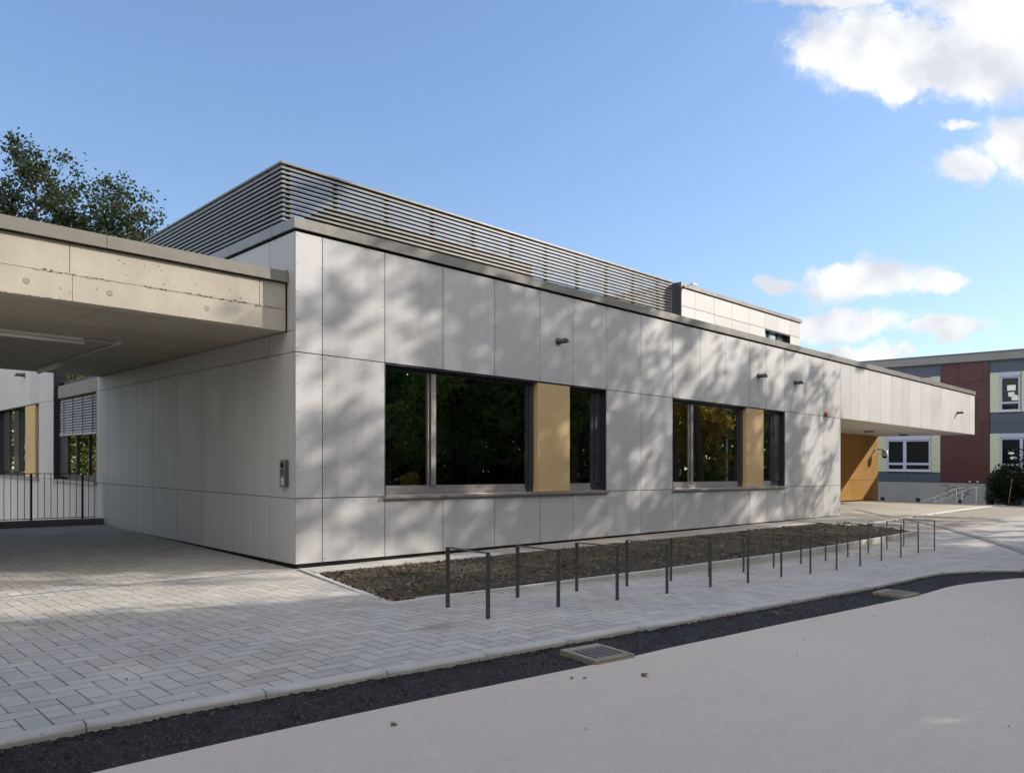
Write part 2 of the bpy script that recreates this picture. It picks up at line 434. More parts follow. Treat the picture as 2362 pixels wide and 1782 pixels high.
M['asphalt'] = mat('loose_asphalt', rough=.7, spec=.35, fn=f_asph)
def f_soil(nt, b):
    p = nt.pos(); n = nt.noise(p, 2.5, 6, .65); n2 = nt.noise(p, 26, 5, .7); dd, cc = nt.vor(p, 34)
    col = nt.mix(nt.rng(n, .3, .7), (.042, .037, .032), (.118, .104, .087))
    col = nt.mix(nt.rng(nt.sep(cc)[0], .72, .95, 0, .55), col, (.17, .135, .095))
    col = nt.mix(nt.m('MULTIPLY', nt.rng(nt.noise(p, 1.3, 4), .50, .68), .55), col, (.055, .062, .022))
    nt.put(b.inputs['Base Color'], col)
    nt.put(b.inputs['Normal'], nt.bump(nt.m('ADD', n2, nt.m('MULTIPLY', dd, .5)), 1.0, .05))
M['soil'] = mat('planting_soil', rough=.95, spec=.1, fn=f_soil)
def f_clod(nt, b):
    p = nt.pos(); n = nt.noise(p, 20, 4, .6); t = nt.attr('tone')
    nt.put(b.inputs['Base Color'], scalecol(nt, nt.mix(t, (.035, .03, .026), (.17, .145, .115)), nt.rng(n, .3, .7, .7, 1.25)))
M['clod'] = mat('dry_clod', rough=.95, spec=.1, fn=f_clod)
def f_ground(nt, b):
    p = nt.pos(); n = nt.noise(p, .6, 6, .65)
    nt.put(b.inputs['Base Color'], nt.mix(n, (.05, .06, .025), (.11, .10, .06)))
M['ground'] = mat('rough_grass', rough=.95, spec=.1, fn=f_ground)

def f_leaf(c0, c1, c2):
    def fn(nt, b):
        out = nt.n['Material Output']; t = nt.attr('tone')
        col = nt.mix(nt.rng(t, 0, .7), c0, c1); col = nt.mix(nt.rng(t, .8, 1.0), col, c2)
        nt.put(b.inputs['Base Color'], col); b.inputs['Roughness'].default_value = .5
        b.inputs['Specular IOR Level'].default_value = .3
        tl = nt.node('ShaderNodeBsdfTranslucent'); nt.put(tl.inputs[0], scalecol(nt, col, 1.9))
        mx = nt.node('ShaderNodeMixShader'); mx.inputs[0].default_value = .45
        nt.l.new(b.outputs[0], mx.inputs[1]); nt.l.new(tl.outputs[0], mx.inputs[2]); nt.l.new(mx.outputs[0], out.inputs[0])
    return fn
M['leaf'] = mat('tree_leaf', fn=f_leaf((.012, .022, .009), (.034, .050, .017), (.10, .065, .02)))
M['leaf_street'] = mat('street_tree_leaf', fn=f_leaf((.05, .085, .026), (.13, .19, .045), (.26, .21, .05)))
M['leaf_lush'] = mat('sunlit_leaf', fn=f_leaf((.05, .08, .015), (.13, .16, .03), (.22, .17, .04)))
M['leaf_gold'] = mat('autumn_leaf', fn=f_leaf((.14, .10, .02), (.30, .20, .03), (.36, .15, .03)))
M['leaf_dark'] = mat('evergreen_leaf', fn=f_leaf((.008, .016, .008), (.022, .036, .014), (.04, .05, .02)))
M['litter'] = mat('dead_leaf', fn=f_leaf((.07, .045, .025), (.24, .175, .11), (.24, .075, .035)))
M['grass'] = mat('grass_blade', fn=f_leaf((.04, .07, .012), (.12, .16, .03), (.2, .17, .06)))
def f_bark(nt, b):
    p = nt.pos(); n = nt.noise(nt.scalev(p, 6, 6, 1.2), 1.5, 5, .65)
    nt.put(b.inputs['Base Color'], nt.mix(n, (.03, .025, .02), (.12, .10, .08)))
    nt.put(b.inputs['Normal'], nt.bump(n, .6, .03))
M['bark'] = mat('bark', rough=.9, spec=.15, fn=f_bark)
M['b_blue'] = mat('slate_blue_panel', rough=.6, fn=f_panel((.046, .062, .102), .08))
M['b_red'] = mat('oxblood_panel', rough=.6, fn=f_panel((.050, .008, .010), .12, .2))
M['b_cream'] = mat('pale_green_panel', rough=.6, fn=f_panel((.42, .46, .34), .06))
M['b_frame'] = mat('lavender_grey_frame', (.36, .39, .50), .5)
M['b_roof'] = mat('roof_edge_concrete', rough=.85, fn=f_concrete((.20, .205, .205)))
M['spray'] = mat('black_spray_paint', (.014, .014, .018), .7)
M['chalk'] = mat('blue_chalk', (.17, .25, .33), .95)
M['wood'] = mat('broom_wood', (.42, .31, .18), .7)

# ================================================================== GROUND
ROAD = [(-40, -6.6), (-14, -7.05), (-5.35, -7.42), (-4.39, -7.47), (-3.07, -7.60), (-.66, -7.89), (.39, -7.95), (2.47, -8.0), (5.66, -8.21),
        (6.57, -8.22), (7.8, -8.18), (8.6, -8.27), (9.6, -8.47), (10.5, -8.75), (11.4, -9.3), (12.0, -10.2), (12.3, -11.5), (12.35, -14.5)]
KOUT = [(-40, -5.9), (-14, -6.25), (-5.6, -6.63), (-4.41, -6.71), (-3.39, -6.84), (-2.6, -6.95), (-.3, -7.20), (.27, -7.255), (1.24, -7.29), (2.9, -7.33),
        (4.73, -7.43), (6.2, -7.52), (7.6, -7.52), (8.6, -7.50), (9.5, -7.55), (10.35, -7.80), (11.1, -8.2), (11.8, -8.75), (12.4, -9.6), (12.8, -11), (12.9, -14.5)]
def resample(pl, step):
    out = [pl[0]]; acc = 0
    for a, b in zip(pl, pl[1:]):
        L = math.hypot(b[0] - a[0], b[1] - a[1]); n = max(1, int(round(L / step)))
        for i in range(1, n + 1): out.append((a[0] + (b[0] - a[0]) * i / n, a[1] + (b[1] - a[1]) * i / n))
    return out
def smooth(pl, it=2):
    for _ in range(it):
        pl = [pl[0]] + [((a[0] + 2 * b[0] + c[0]) / 4, (a[1] + 2 * b[1] + c[1]) / 4) for a, b, c in zip(pl, pl[1:], pl[2:])] + [pl[-1]]
    return pl
def offset(pl, d_):
    out = []
    for i, p in enumerate(pl):
        a = pl[max(0, i - 1)]; b = pl[min(len(pl) - 1, i + 1)]
        t = Vector((b[0] - a[0], b[1] - a[1])).normalized()
        out.append((p[0] - t.y * d_, p[1] + t.x * d_))
    return out
KO = smooth(resample(KOUT, .25), 3); KB = offset(KO, .125)
RD = smooth(resample(ROAD, .25), 3)
KBX = sorted(KB)
KF_T = [(0, -.015), (3, -.065), (5, -.10), (7.4, -.12), (10, -.15), (13, -.155), (18, -.11), (20, -.08)]   # kerb top of the bed
def in_bed(x, y, m=0.0):
    if not (-3.95 + m < y < -.75 - m): return False
    v = (-y - .72) / 3.28
    return -.76 * v + m < x < 20.2 - 1.4 * v - m
# far ground
mb = MB()
def gfun(u, v):
    x = -260 + 560 * (u ** 1 if True else u); y = -260 + 520 * v
    return (x, y, 0)
xs = sorted(set([-900, -300, -100, -60] + [i for i in range(-40, 62, 2)] + [80, 140, 300, 900]))
ys = sorted(set([-900, -300, -100, -60] + [i for i in range(-40, 11, 2)] + [10.9, 11.1] + list(range(12, 52, 4)) + [80, 140, 300, 900]))
idx = {}
for j, y in enumerate(ys):
    for i, x in enumerate(xs):
        z = SH * max(-40, min(45, y)) + G(x, y) - .22
        if y > 11 and x < 1: z -= 1.6
        idx[i, j] = len(mb.v); mb.v.append((x, y, z))
for j in range(len(ys) - 1):
    for i in range(len(xs) - 1):
        mb.f.append((idx[i, j], idx[i + 1, j], idx[i + 1, j + 1], idx[i, j + 1])); mb.mi.append(0); mb.tone.append(.5); mb.sm.append(False)
struct(mb.build('ground', M['ground'], shear=False))
# paving
mb = MB()
cols = sorted(set([-40 + i * 1.0 for i in range(26)] + [-14 + i * .25 for i in range(51)] + [-1.25 + i * .05 for i in range(32)] + [.4 + i * .2 for i in range(59)] + [12 + i * .05 for i in range(20)] + [13 + i * .2 for i in range(42)] + [21.5 + i * .5 for i in range(79)]))
def ykb(x):
    pts = [p for p in KBX]
    if x > 12.75: return -14.4
    best = None
    for a, b in zip(KB, KB[1:]):
        if min(a[0], b[0]) <= x <= max(a[0], b[0]) and abs(b[0] - a[0]) > 1e-6:
            yy = a[1] + (b[1] - a[1]) * (x - a[0]) / (b[0] - a[0])
            best = yy if best is None else max(best, yy)
    return best if best is not None else -14.4
def pave_fn(x, yb, t, ytop):
    y = yb + (ytop - yb) * t
    z = G(x, y)
    if in_bed(x, y, .05): z -= .16
    return (x, y, z)
NY = 170
prev = None
for x in cols:
    yb = ykb(x); top = 10.9 if x < .5 else 8.0
    colv = []
    for j in range(NY + 1):
        t = j / NY
        t = t ** 1.0
        colv.append(len(mb.v)); mb.v.append(pave_fn(x, yb, t, top))
    if prev:
        for j in range(NY):
            mb.f.append((prev[j], colv[j], colv[j + 1], prev[j + 1])); mb.mi.append(0); mb.tone.append(.5); mb.sm.append(True)
    prev = colv
struct(mb.build('pavement', M['paving']))
# entrance floor of smooth concrete, bounded by a pale edging
EDGE = [(18.9, -1.86), (20.0, -1.93), (22, -1.95), (24.4, -1.86), (28, -1.68), (33.2, -1.46), (37.5, -1.26), (42.0, -1.05), (50, -.7)]
mb = MB()
for a, b in zip(EDGE, EDGE[1:]):
    def ff(u, v, a=a, b=b):
        x = a[0] + (b[0] - a[0]) * u; y0 = a[1] + (b[1] - a[1]) * u
        y = y0 + (5.3 - y0) * v
        return (x, y, G(x, y) + .012)
    mb.grid(ff, 4, 16)
struct(mb.build('entrance_floor', M['floor']))
mb = MB()
for a, b in zip(EDGE, EDGE[1:]):
    mb.hull8([(a[0], a[1] - .16, G(*a) - .05), (b[0], b[1] - .16, G(*b) - .05), (b[0], b[1] + .02, G(*b) - .05), (a[0], a[1] + .02, G(*a) - .05),
              (a[0], a[1] - .16, G(*a) + .03), (b[0], b[1] - .16, G(*b) + .03), (b[0], b[1] + .02, G(*b) + .03), (a[0], a[1] + .02, G(*a) + .03)])
struct(mb.build('pale_edging', M['white_edge']))
# road kerb
mb = MB()
K1 = smooth(resample(KOUT, .5), 3)
seg = resample(K1, 5); # fine polyline
cum = 0.0; stones = [[KO[0]]]; last = 0
for a, b in zip(KO, KO[1:]):
    L = math.hypot(b[0] - a[0], b[1] - a[1])
    stones[-1].append(b); cum += L
    if cum > 1.0: stones.append([b]); cum = 0
for st in stones:
    if len(st) < 2: continue
    tn = rnd.random()
    pl = [Vector((*p, 0)) for p in st]
    dirv = (pl[-1] - pl[0]).normalized()
    pl[0] = pl[0] + dirv * .005; pl[-1] = pl[-1] - dirv * .005
    prof = [(.125, -.2), (.125, .004), (.035, .006), (.012, -.004), (.0, -.022), (-.004, -.2)]
    rings = []
    for i, p in enumerate(pl):
        t = (pl[min(i + 1, len(pl) - 1)] - pl[max(i - 1, 0)]).normalized(); nrm = Vector((-t.y, t.x, 0))
        ring = []
        for o, h in prof:
            q = p + nrm * o; ring.append(len(mb.v)); mb.v.append((q.x, q.y, G(p.x, p.y) + h))
        rings.append(ring)
    for r0, r1 in zip(rings, rings[1:]):
        for k in range(len(prof) - 1):
            mb.f.append((r0[k + 1], r1[k + 1], r1[k], r0[k])); mb.mi.append(0); mb.tone.append(tn); mb.sm.append(1 < k < 4)
    mb.f.append(tuple(rings[0])); mb.f.append(tuple(reversed(rings[-1])))
    mb.mi += [0, 0]; mb.tone += [tn, tn]; mb.sm += [False, False]
struct(mb.build('kerb', M['conc_kerb']))
# asphalt strip in the gutter, between the kerb and the grey screed
def lerp2(a, b, t): return (a[0] + (b[0] - a[0]) * t, a[1] + (b[1] - a[1]) * t)
def along(pl, n):
    cl = [0]
    for a, b in zip(pl, pl[1:]): cl.append(cl[-1] + math.hypot(b[0] - a[0], b[1] - a[1]))
    out = []; k = 0
    for i in range(n + 1):
        s_ = cl[-1] * i / n
        while k < len(pl) - 2 and cl[k + 1] < s_: k += 1
        t = (s_ - cl[k]) / max(1e-9, cl[k + 1] - cl[k]); out.append(lerp2(pl[k], pl[k + 1], t))
    return out
from mathutils import noise as mnoise
def strip_between(A, B, n, m, zf):
    mb = MB()
    a = along(A, n); b = along(B, n)
    def f(u, v):
        p = lerp2(a[int(round(u * n))], b[int(round(u * n))], v)
        return (p[0], p[1], zf(p[0], p[1], v))
    mb.grid(f, n, m); return mb
def asph_z(x, y, v):
    e = .018 * max(0, 1 - v / .12)
    return G(x, y) - .068 + e + .012 * mnoise.noise((x * 3, y * 3, 0)) + .010 * mnoise.noise((x * 14, y * 14, 3)) + .012 * mnoise.noise((x * 40, y * 40, 5))
vis0 = [p for p in KO if p[0] > -8.5]; vis1 = [p for p in offset(RD, -.12) if p[0] > -8.5]
struct(strip_between(vis0, vis1, 1300, 40, asph_z).build('asphalt_strip', M['asphalt']))
mb = MB()
for _ in range(5200):
    i = rnd.randrange(1, len(vis0) - 1); p = vis0[i]; q = vis0[i + 1]; t = rnd.random()
    x, y = lerp2(p, q, t)
    if rnd.random() < .55: x += rnd.gauss(0, .01); y -= abs(rnd.gauss(0, .035)) + .002; zb = -.06
    else: y -= rnd.random() ** 1.2 * .62 + .01; zb = -.066
    r_ = rnd.uniform(.005, .015) * (1.4 if rnd.random() < .12 else 1)
    c = Vector((x, y, G(x, y) + zb + r_ * .4)); b0 = len(mb.v)
    for vx in ((1, 0, 0), (-1, 0, 0), (0, 1, 0), (0, -1, 0), (0, 0, 1), (0, 0, -1)):
        k = r_ * rnd.uniform(.7, 1.3); mb.v.append(tuple(c + Vector(vx) * k))
    for fq in ((0, 2, 4), (2, 1, 4), (1, 3, 4), (3, 0, 4)):
        mb.f.append(tuple(b0 + i_ for i_ in fq)); mb.mi.append(0); mb.tone.append(.5); mb.sm.append(False)
stuff(mb.build('loose_grit', M['asphalt']))
# road
far = [(p[0], -14.6) for p in RD]
mb = MB()
a = [p for p in RD]
for p, q in zip(a, a[1:]):
    if q[0] - p[0] < 1e-4: continue
    for k in range(14):
        t0, t1 = k / 14, (k + 1) / 14
        vs_ = []
        for (pp, t) in ((p, t0), (p, t1), (q, t1), (q, t0)):
            y = pp[1] + (-14.6 - pp[1]) * t; vs_.append((pp[0], y, G(pp[0], y) - .05))
        mb.face([vs_[0], vs_[1], vs_[2], vs_[3]], sm=True)
    e = .003 * mnoise.noise((p[0] * 9, 0, 0))
    mb.face([(p[0], p[1], G(*p) - .05), (q[0], q[1], G(*q) - .05), (q[0], q[1] + .012, G(*q) - .11), (p[0], p[1] + .012, G(*p) - .11)])
struct(mb.build('road', M['road']))
# chalk line across the forecourt
mb = MB()
for i in range(60):
    x0 = -9 + i * .15; x1 = x0 + .15
    f_ = lambda x: .02 + .05 * math.sin(x * 1.7) * .3
    wv = .018 + .014 * rnd.random()
    mb.face([(x0, f_(x0) - wv, G(x0, 0) + .004), (x1, f_(x1) - wv, G(x1, 0) + .004), (x1, f_(x1) + wv, G(x1, 0) + .004), (x0, f_(x0) + wv, G(x0, 0) + .004)])
struct(mb.build('chalk_line', M['chalk']))
# slab path along the wall
mb = MB()
x = 0.02
while x < 22.8:
    x1 = min(x + .40, 22.9)
    yf = -.70 - .30 * x / 20
    mb.box(x + .007, x1 - .007, -.09, yf, -.10 + .003 * x * 0, -.058 + .0012 * x, tone=rnd.random())
    x = x1
struct(mb.build('slab_path', M['conc_slab']))
# planting bed: kerbs, soil, leaf litter, tufts
mb = MB()
def bed_left(v): return (-.02 - .85 * v, -.12 - 3.93 * v)
n = 4
for i in range(n):
    a = bed_left(i / n + .002); b = bed_left((i + 1) / n - .002)
    za = -.05 + .03 * i / n; zb_ = -.05 + .03 * (i + 1) / n
    wd = .085
    mb.hull8([(a[0], a[1], -.2), (a[0] + wd, a[1], -.2), (b[0] + wd, b[1], -.2), (b[0], b[1], -.2), (a[0], a[1], za), (a[0] + wd, a[1], za), (b[0] + wd, b[1], zb_), (b[0], b[1], zb_)])
x = -.87
while x < 19.0:
    x1 = min(x + 1.0, 19.25)
    ya = -4.10; za = interp(KF_T, x); zb_ = interp(KF_T, x1)
    x0_ = x + .004; x1_ = x1 - .004
    mb.hull8([(x0_, ya, -.6), (x1_, ya, -.6), (x1_, ya + .09, -.6), (x0_, ya + .09, -.6), (x0_, ya + .008, za), (x1_, ya + .008, zb_), (x1_, ya + .085, zb_), (x0_, ya + .085, za)], tone=rnd.random())
    x = x1
a = (18.95, -4.0); b = (20.35, -1.12)
mb.hull8([(a[0], a[1], -.4), (a[0] + .1, a[1], -.4), (b[0] + .1, b[1], -.4), (b[0], b[1], -.4), (a[0], a[1], -.115), (a[0] + .1, a[1], -.115), (b[0] + .1, b[1], -.03), (b[0], b[1], -.03)])
struct(mb.build('bed_kerb', M['conc_kerb'], bevel=.008))
def soil_xy(u, v):
    y0 = -.70 - .30 * u; y = y0 + (-4.02 - y0) * v
    xl = .055 - .86 * v; xr = 20.3 - 1.35 * v
    return xl + (xr - xl) * u, y
def soil_z(x, y):
    v = min(1, max(0, (-y - .8) / 3.2))
    z = -.068 * (1 - v) + (interp(KF_T, x) - .05) * v
    z += .05 * math.sin(v * math.pi) * (.6 + .6 * mnoise.noise((x * .5, y * .5, 9)))
    k = min(1, 4 * min(v, 1 - v) + .15)
    return z + k * (.04 * mnoise.noise((x * 2.2, y * 2.2, 1)) + .036 * mnoise.noise((x * 6, y * 6, 2)) + .032 * mnoise.noise((x * 16, y * 16, 3)) + .012 * mnoise.noise((x * 34, y * 34, 4)))
mb = MB()
def sf(u, v):
    x, y = soil_xy(u, v); return (x, y, soil_z(x, y))
mb.grid(sf, 620, 110)
struct(mb.build('soil', M['soil']))
def leafquad(mb, c, r_, tone, flat=.5, aspect=1.6):
    nrm = Vector((rnd.gauss(0, flat), rnd.gauss(0, flat), 1)).normalized()
    g = rnd.uniform(0, 6.28); t = Vector((math.cos(g), math.sin(g), 0)); t = (t - nrm * t.dot(nrm)).normalized(); s_ = nrm.cross(t)
    c = Vector(c); k = nrm * r_ * .35
    mb.face([tuple(c + t * r_ * aspect / 2), tuple(c + s_ * r_ / 2 + k), tuple(c - t * r_ * aspect / 2), tuple(c - s_ * r_ / 2 + k * .6)], tone=tone)
mb = MB()
for _ in range(2300):
    u = rnd.random() ** 1.35; v = rnd.random(); x, y = soil_xy(u, v)
    if mnoise.noise((x * .9, y * .9, 7)) + rnd.uniform(-.5, .5) < -.12: continue
    leafquad(mb, (x, y, soil_z(x, y) + .012), rnd.uniform(.018, .05), rnd.random() ** .8)
for (x, y) in [(-.82, -3.8), (-.7, -3.82), (-.6, -3.7), (-.55, -3.86), (-.45, -3.8), (-.3, -3.75)]:
    for _ in range(5): leafquad(mb, (x + rnd.gauss(0, .08), y + rnd.gauss(0, .05), soil_z(x, y) + .02), rnd.uniform(.04, .075), rnd.random())
for (x, y, r_) in [(-3.53, -7.94, .05), (-1.19, -8.37, .07), (-1.73, -8.0, .03), (-1.64, -8.07, .035), (2.76, -7.58, .09), (2.84, -7.68, .05), (2.95, -7.72, .05), (-2.6, -8.9, .02), (1.4, -8.6, .03), (.6, -8.9, .02), (3.6, -8.5, .02)]:
    leafquad(mb, (x, y, G(x, y) - .045), r_, rnd.uniform(.3, .8), .3)
for _ in range(120):
    x = rnd.uniform(-8, 14); y = rnd.uniform(-6.6, 7 if x < -.2 else -4.2)
    if -.95 < x and y > -4.2: continue
    leafquad(mb, (x, y, G(x, y) + .006), rnd.uniform(.006, .024), rnd.uniform(0, .3))
for _ in range(40):
    x = rnd.uniform(-6, 12); y = rnd.uniform(-12, -8.4)
    leafquad(mb, (x, y, G(x, y) - .045), rnd.uniform(.005, .015), rnd.uniform(0, .6), .3)
for _ in range(70):
    t = rnd.random(); a = EDGE[0]; x = 18.9 + 14 * t; leafquad(mb, (x, -1.98 + rnd.gauss(0, .07), G(x, -1.9) + .03), rnd.uniform(.03, .06), rnd.uniform(0, .4))
stuff(mb.build('fallen_leaves', M['litter']))
mb = MB()
for _ in range(5200):
    u = rnd.random() ** 1.15; v = .03 + .94 * rnd.random(); x, y = soil_xy(u, v)
    r_ = .010 + .034 * rnd.random() ** 3; c = Vector((x, y, soil_z(x, y) + r_ * .3)); b0 = len(mb.v)
    for vx in ((1, 0, 0), (-1, 0, 0), (0, 1, 0), (0, -1, 0), (0, 0, 1), (0, 0, -.6)):
        k = r_ * rnd.uniform(.7, 1.35); mb.v.append(tuple(c + (Vector(vx) + Vector((rnd.gauss(0, .25), rnd.gauss(0, .25), 0))) * k))
    tn = rnd.random()
    for fq in ((0, 2, 4), (2, 1, 4), (1, 3, 4), (3, 0, 4)):
        mb.f.append(tuple(b0 + i_ for i_ in fq)); mb.mi.append(0); mb.tone.append(tn); mb.sm.append(False)
stuff(mb.build('soil_clods', M['clod']))
mb = MB()
for _ in range(520):
    u = rnd.random() ** 1.2; v = rnd.random() ** 1.1; x, y = soil_xy(u, v)
    if mnoise.noise((x * .8, y * .8, 17)) < .05: continue
    for k in range(rnd.randrange(5, 12)):
        g = rnd.uniform(0, 6.28); h = rnd.uniform(.03, .085); l = rnd.uniform(.01, .05)
        bx = x + rnd.gauss(0, .03); by = y + rnd.gauss(0, .03); z0 = soil_z(bx, by); w_ = .004
        px_, py_ = -math.sin(g) * w_, math.cos(g) * w_
        mb.face([(bx - px_, by - py_, z0), (bx + px_, by + py_, z0), (bx + math.cos(g) * l, by + math.sin(g) * l, z0 + h)], tone=rnd.random())
stuff(mb.build('grass_tufts', M['grass']))

# drains
def gutter_drain(cx, cy, rot, label, L=.52, W=.50):
    t = thing('gutter_drain', label, 'drain', (cx, cy, G(cx, cy)), 'gutter drains in the asphalt strip')
    cr, sr = math.cos(rot), math.sin(rot)
    def tr(mb):
        mb.v = [(cx + x * cr - y * sr, cy + x * sr + y * cr, z + G(cx, cy)) for x, y, z in mb.v]; return mb
    fr_ = MB()
    for (x0, x1, y0, y1) in ((-W / 2, W / 2, -L / 2, -L / 2 + .055), (-W / 2, W / 2, L / 2 - .10, L / 2), (-W / 2, -W / 2 + .05, -L / 2 + .055, L / 2 - .10), (W / 2 - .05, W / 2, -L / 2 + .055, L / 2 - .10)):
        fr_.box(x0, x1, y0, y1, -.14, -.012)
    part(tr(fr_), 'frame', M['grate_conc'], t, bevel=.008)
    gr = MB(); gr.box(-W / 2 + .05, W / 2 - .05, -L / 2 + .055, L / 2 - .10, -.13, -.10, 1)
    ns = 6; x0 = -W / 2 + .052; wd = (W - .104) / ns
    for i in range(ns + 1):
        gr.box(x0 + i * wd - .017, x0 + i * wd + .017, -L / 2 + .057, L / 2 - .102, -.06, -.014)
    gr.box(-W / 2 + .052, W / 2 - .052, -L / 2 + .057, -L / 2 + .085, -.055, -.0145); gr.box(-W / 2 + .052, W / 2 - .052, L / 2 - .13, L / 2 - .102, -.055, -.0145)
    part(tr(gr), 'grate', [M['grate'], M['joint']], t)
gutter_drain(-.935, -7.625, R(-8), 'nearer gutter drain with a slotted iron grate in a pale concrete frame')
gutter_drain(5.95, -7.97, R(-3), 'more distant gutter drain near the kerb bend, its grate seen at a flat angle')
def channel(pts, wd, label, nm, n):
    t = thing('slot_drain', label, 'drain', (pts[0][0], pts[0][1], G(*pts[0])), 'slotted channel drains')
    pl = along(smooth(resample(pts, .4), 4), n)
    ch = MB(); gr = MB(); L_ = offset(pl, wd / 2); R_ = offset(pl, -wd / 2); Li = offset(pl, wd / 2 - .02); Ri = offset(pl, -wd / 2 + .02)
    for i in range(n):
        q = lambda P, k, h: (P[k][0], P[k][1], G(P[k][0], P[k][1]) + h)
        ch.face([q(L_, i, .014), q(L_, i + 1, .014), q(R_, i + 1, .014), q(R_, i, .014)])
        for A, B in ((L_, Li), (Ri, R_)):
            gr.face([q(A, i, .02), q(A, i + 1, .02), q(B, i + 1, .02), q(B, i, .02)])
        m0 = i; a, b = Li[i], Ri[i]; c, d_ = lerp2(Li[i], Li[i + 1], .5), lerp2(Ri[i], Ri[i + 1], .5)
        c, d_ = lerp2(Li[i], Li[i + 1], .62), lerp2(Ri[i], Ri[i + 1], .62)
        gr.face([(a[0], a[1], G(*a) + .02), (c[0], c[1], G(*c) + .02), (d_[0], d_[1], G(*d_) + .02), (b[0], b[1], G(*b) + .02)])
    part(ch, 'channel', M['joint'], t); part(gr, 'grate', M['grate_lt'], t)
channel([(23.7, -2.3), (22.3, -3.6), (21.2, -4.6), (19.2, -5.85), (17.3, -6.87), (15.8, -7.58), (13.6, -8.4)], .25, 'long curved steel slot drain sweeping through the sunlit block paving', 0, 260)
channel([(28.6, 1.6), (26.6, .3), (24.6, -1.15)], .26, 'short straight slot drain in the smooth entrance floor under the projecting roof', 0, 80)

# ================================================================== MAIN BUILDING
Z1, Z2, Z3 = 1.167, 3.763, 5.89
W1 = dict(x0=1.898, x1=8.71, g1=(2.0, 3.068), g2=(3.252, 5.93), yel=(6.178, 7.303), g3=(7.36, 8.275))
W2 = dict(x0=11.69, x1=18.501, g1=(11.79, 12.757), g2=(12.93, 15.58), yel=(15.867, 16.992), g3=(17.05, 17.80))
JX = [0, .538, 1.898, 3.348, 4.807, 6.257, 7.418, 8.710, 10.195, 11.690, 13.132, 14.579, 16.050, 17.185, 18.501, 20.040, 21.562, 23.12]
JXU = JX + [24.06, 24.974, 25.937, 27.18, 28.46, 29.74, 30.667, 32.19, 33.744, 35.285, 36.826, 38.456, 39.974, 40.82]
JY = [0, .961, 2.484, 4.0, 5.516, 7.032, 8.161, 9.254, 10.385, 11.45]
bld = thing('school_building', 'long low school building clad in light grey panels with dark framed windows and projecting roof', 'building', (0, 0, -.08))

def panels_y(mb, xs_, z0, z1, y=0.0, rivets=True, skip=(), g=.008, th=.012, out=-1):
    for a, b in zip(xs_, xs_[1:]):
        if any(s0 - .01 <= a and b <= s1 + .01 for s0, s1 in skip): continue
        tn = rnd.random()
        mb.box(a + g, b - g, y, y - out * th, z0 + g, z1 - g, 0, tn)
        if rivets:
            xs2 = [a + .045, b - .045] + ([(a + b) / 2] if b - a > .75 else [])
            nz = max(2, int(round((z1 - z0) / .5)) + 1)
            for xr in xs2:
                for k in range(nz):
                    zr = z0 + .07 + (z1 - z0 - .14) * k / (nz - 1)
                    mb.disc((xr, y, zr), .0105, (0, out, 0), .004, 6, 1)
def panels_x(mb, ys_, z0, z1, x=0.0, rivets=True, skip=(), g=.006, th=.012, out=-1):
    for a, b in zip(ys_, ys_[1:]):
        if any(s0 - .01 <= a and b <= s1 + .01 for s0, s1 in skip): continue
        tn = rnd.random()
        mb.box(x, x - out * th, a + g, b - g, z0 + g, z1 - g, 0, tn)
        if rivets:
            ys2 = [a + .045, b - .045] + ([(a + b) / 2] if b - a > .75 else [])
            nz = max(2, int(round((z1 - z0) / .5)) + 1)
            for yr in ys2:
                for k in range(nz):
                    zr = z0 + .07 + (z1 - z0 - .14) * k / (nz - 1)
                    mb.disc((x, yr, zr), .007, (out, 0, 0), .003, 6, 1)
# street side cladding
mb = MB()
wskip = [(W1['x0'], W1['x1']), (W2['x0'], W2['x1'])]
panels_y(mb, JX, 0, Z1); panels_y(mb, JX, Z1, Z2, skip=wskip); panels_y(mb, JXU, Z2, Z3 + .006)
o = part(mb, 'cladding', [M['panel'], M['rivet']], bld); o['label'] = 'sunlit street side cladding of large riveted light grey panels'
# courtyard side cladding
mb = MB()
JYl = [.014] + JY[1:]
panels_x(mb, JYl, 0, Z1, rivets=False); panels_x(mb, JYl, Z1, Z2, rivets=False)
panels_x(mb, JYl, Z2, 4.15, rivets=False); panels_x(mb, JYl, 4.15, Z3 + .006, rivets=True)
far_y = [11.45, 11.9, 12.5, 13.1, 13.7, 14.3, 14.9, 15.5, 16.05, 16.72, 17.94, 19.1, 20.3, 21.6, 22.9, 24.5, 26, 27.5, 30]
panels_x(mb, far_y, -1.6, Z1, rivets=False); panels_x(mb, far_y, Z1, Z2, rivets=False, skip=[(11.45, 16.05), (17.94, 24.5)])
panels_x(mb, far_y, Z2, 6.3, rivets=False, skip=[(11.45, 16.05)])
o = part(mb, 'cladding', [M['panel'], M['rivet']], bld); o['label'] = 'shaded courtyard side cladding of narrow grey panels'
# backing walls
mb = MB()
for x0, x1, z0, z1 in ((.03, 23.1, -.2, Z1 - .01), (.03, 40.79, Z2 + .01, 5.93), (.03, W1['x0'], Z1 - .01, Z2 + .01), (W1['x1'], W2['x0'], Z1 - .01, Z2 + .01), (W2['x1'], 23.1, Z1 - .01, Z2 + .01)):
    mb.box(x0, x1, .03, .28, z0, z1)
for y0, y1, z0, z1 in ((.28, 11.45, -.2, 5.80), (11.45, 16.05, -1.7, Z1 - .01), (16.05, 17.94, -1.7, 6.3), (17.94, 24.5, -1.7, Z1 - .01), (17.94, 24.5, Z2 + .01, 6.3), (24.5, 30, -1.7, 6.3), (11.45, 16.05, 5.6, 6.3)):
    mb.box(.03, .28, y0, y1, z0, z1)
part(mb, 'backing_wall', M['core'], bld)
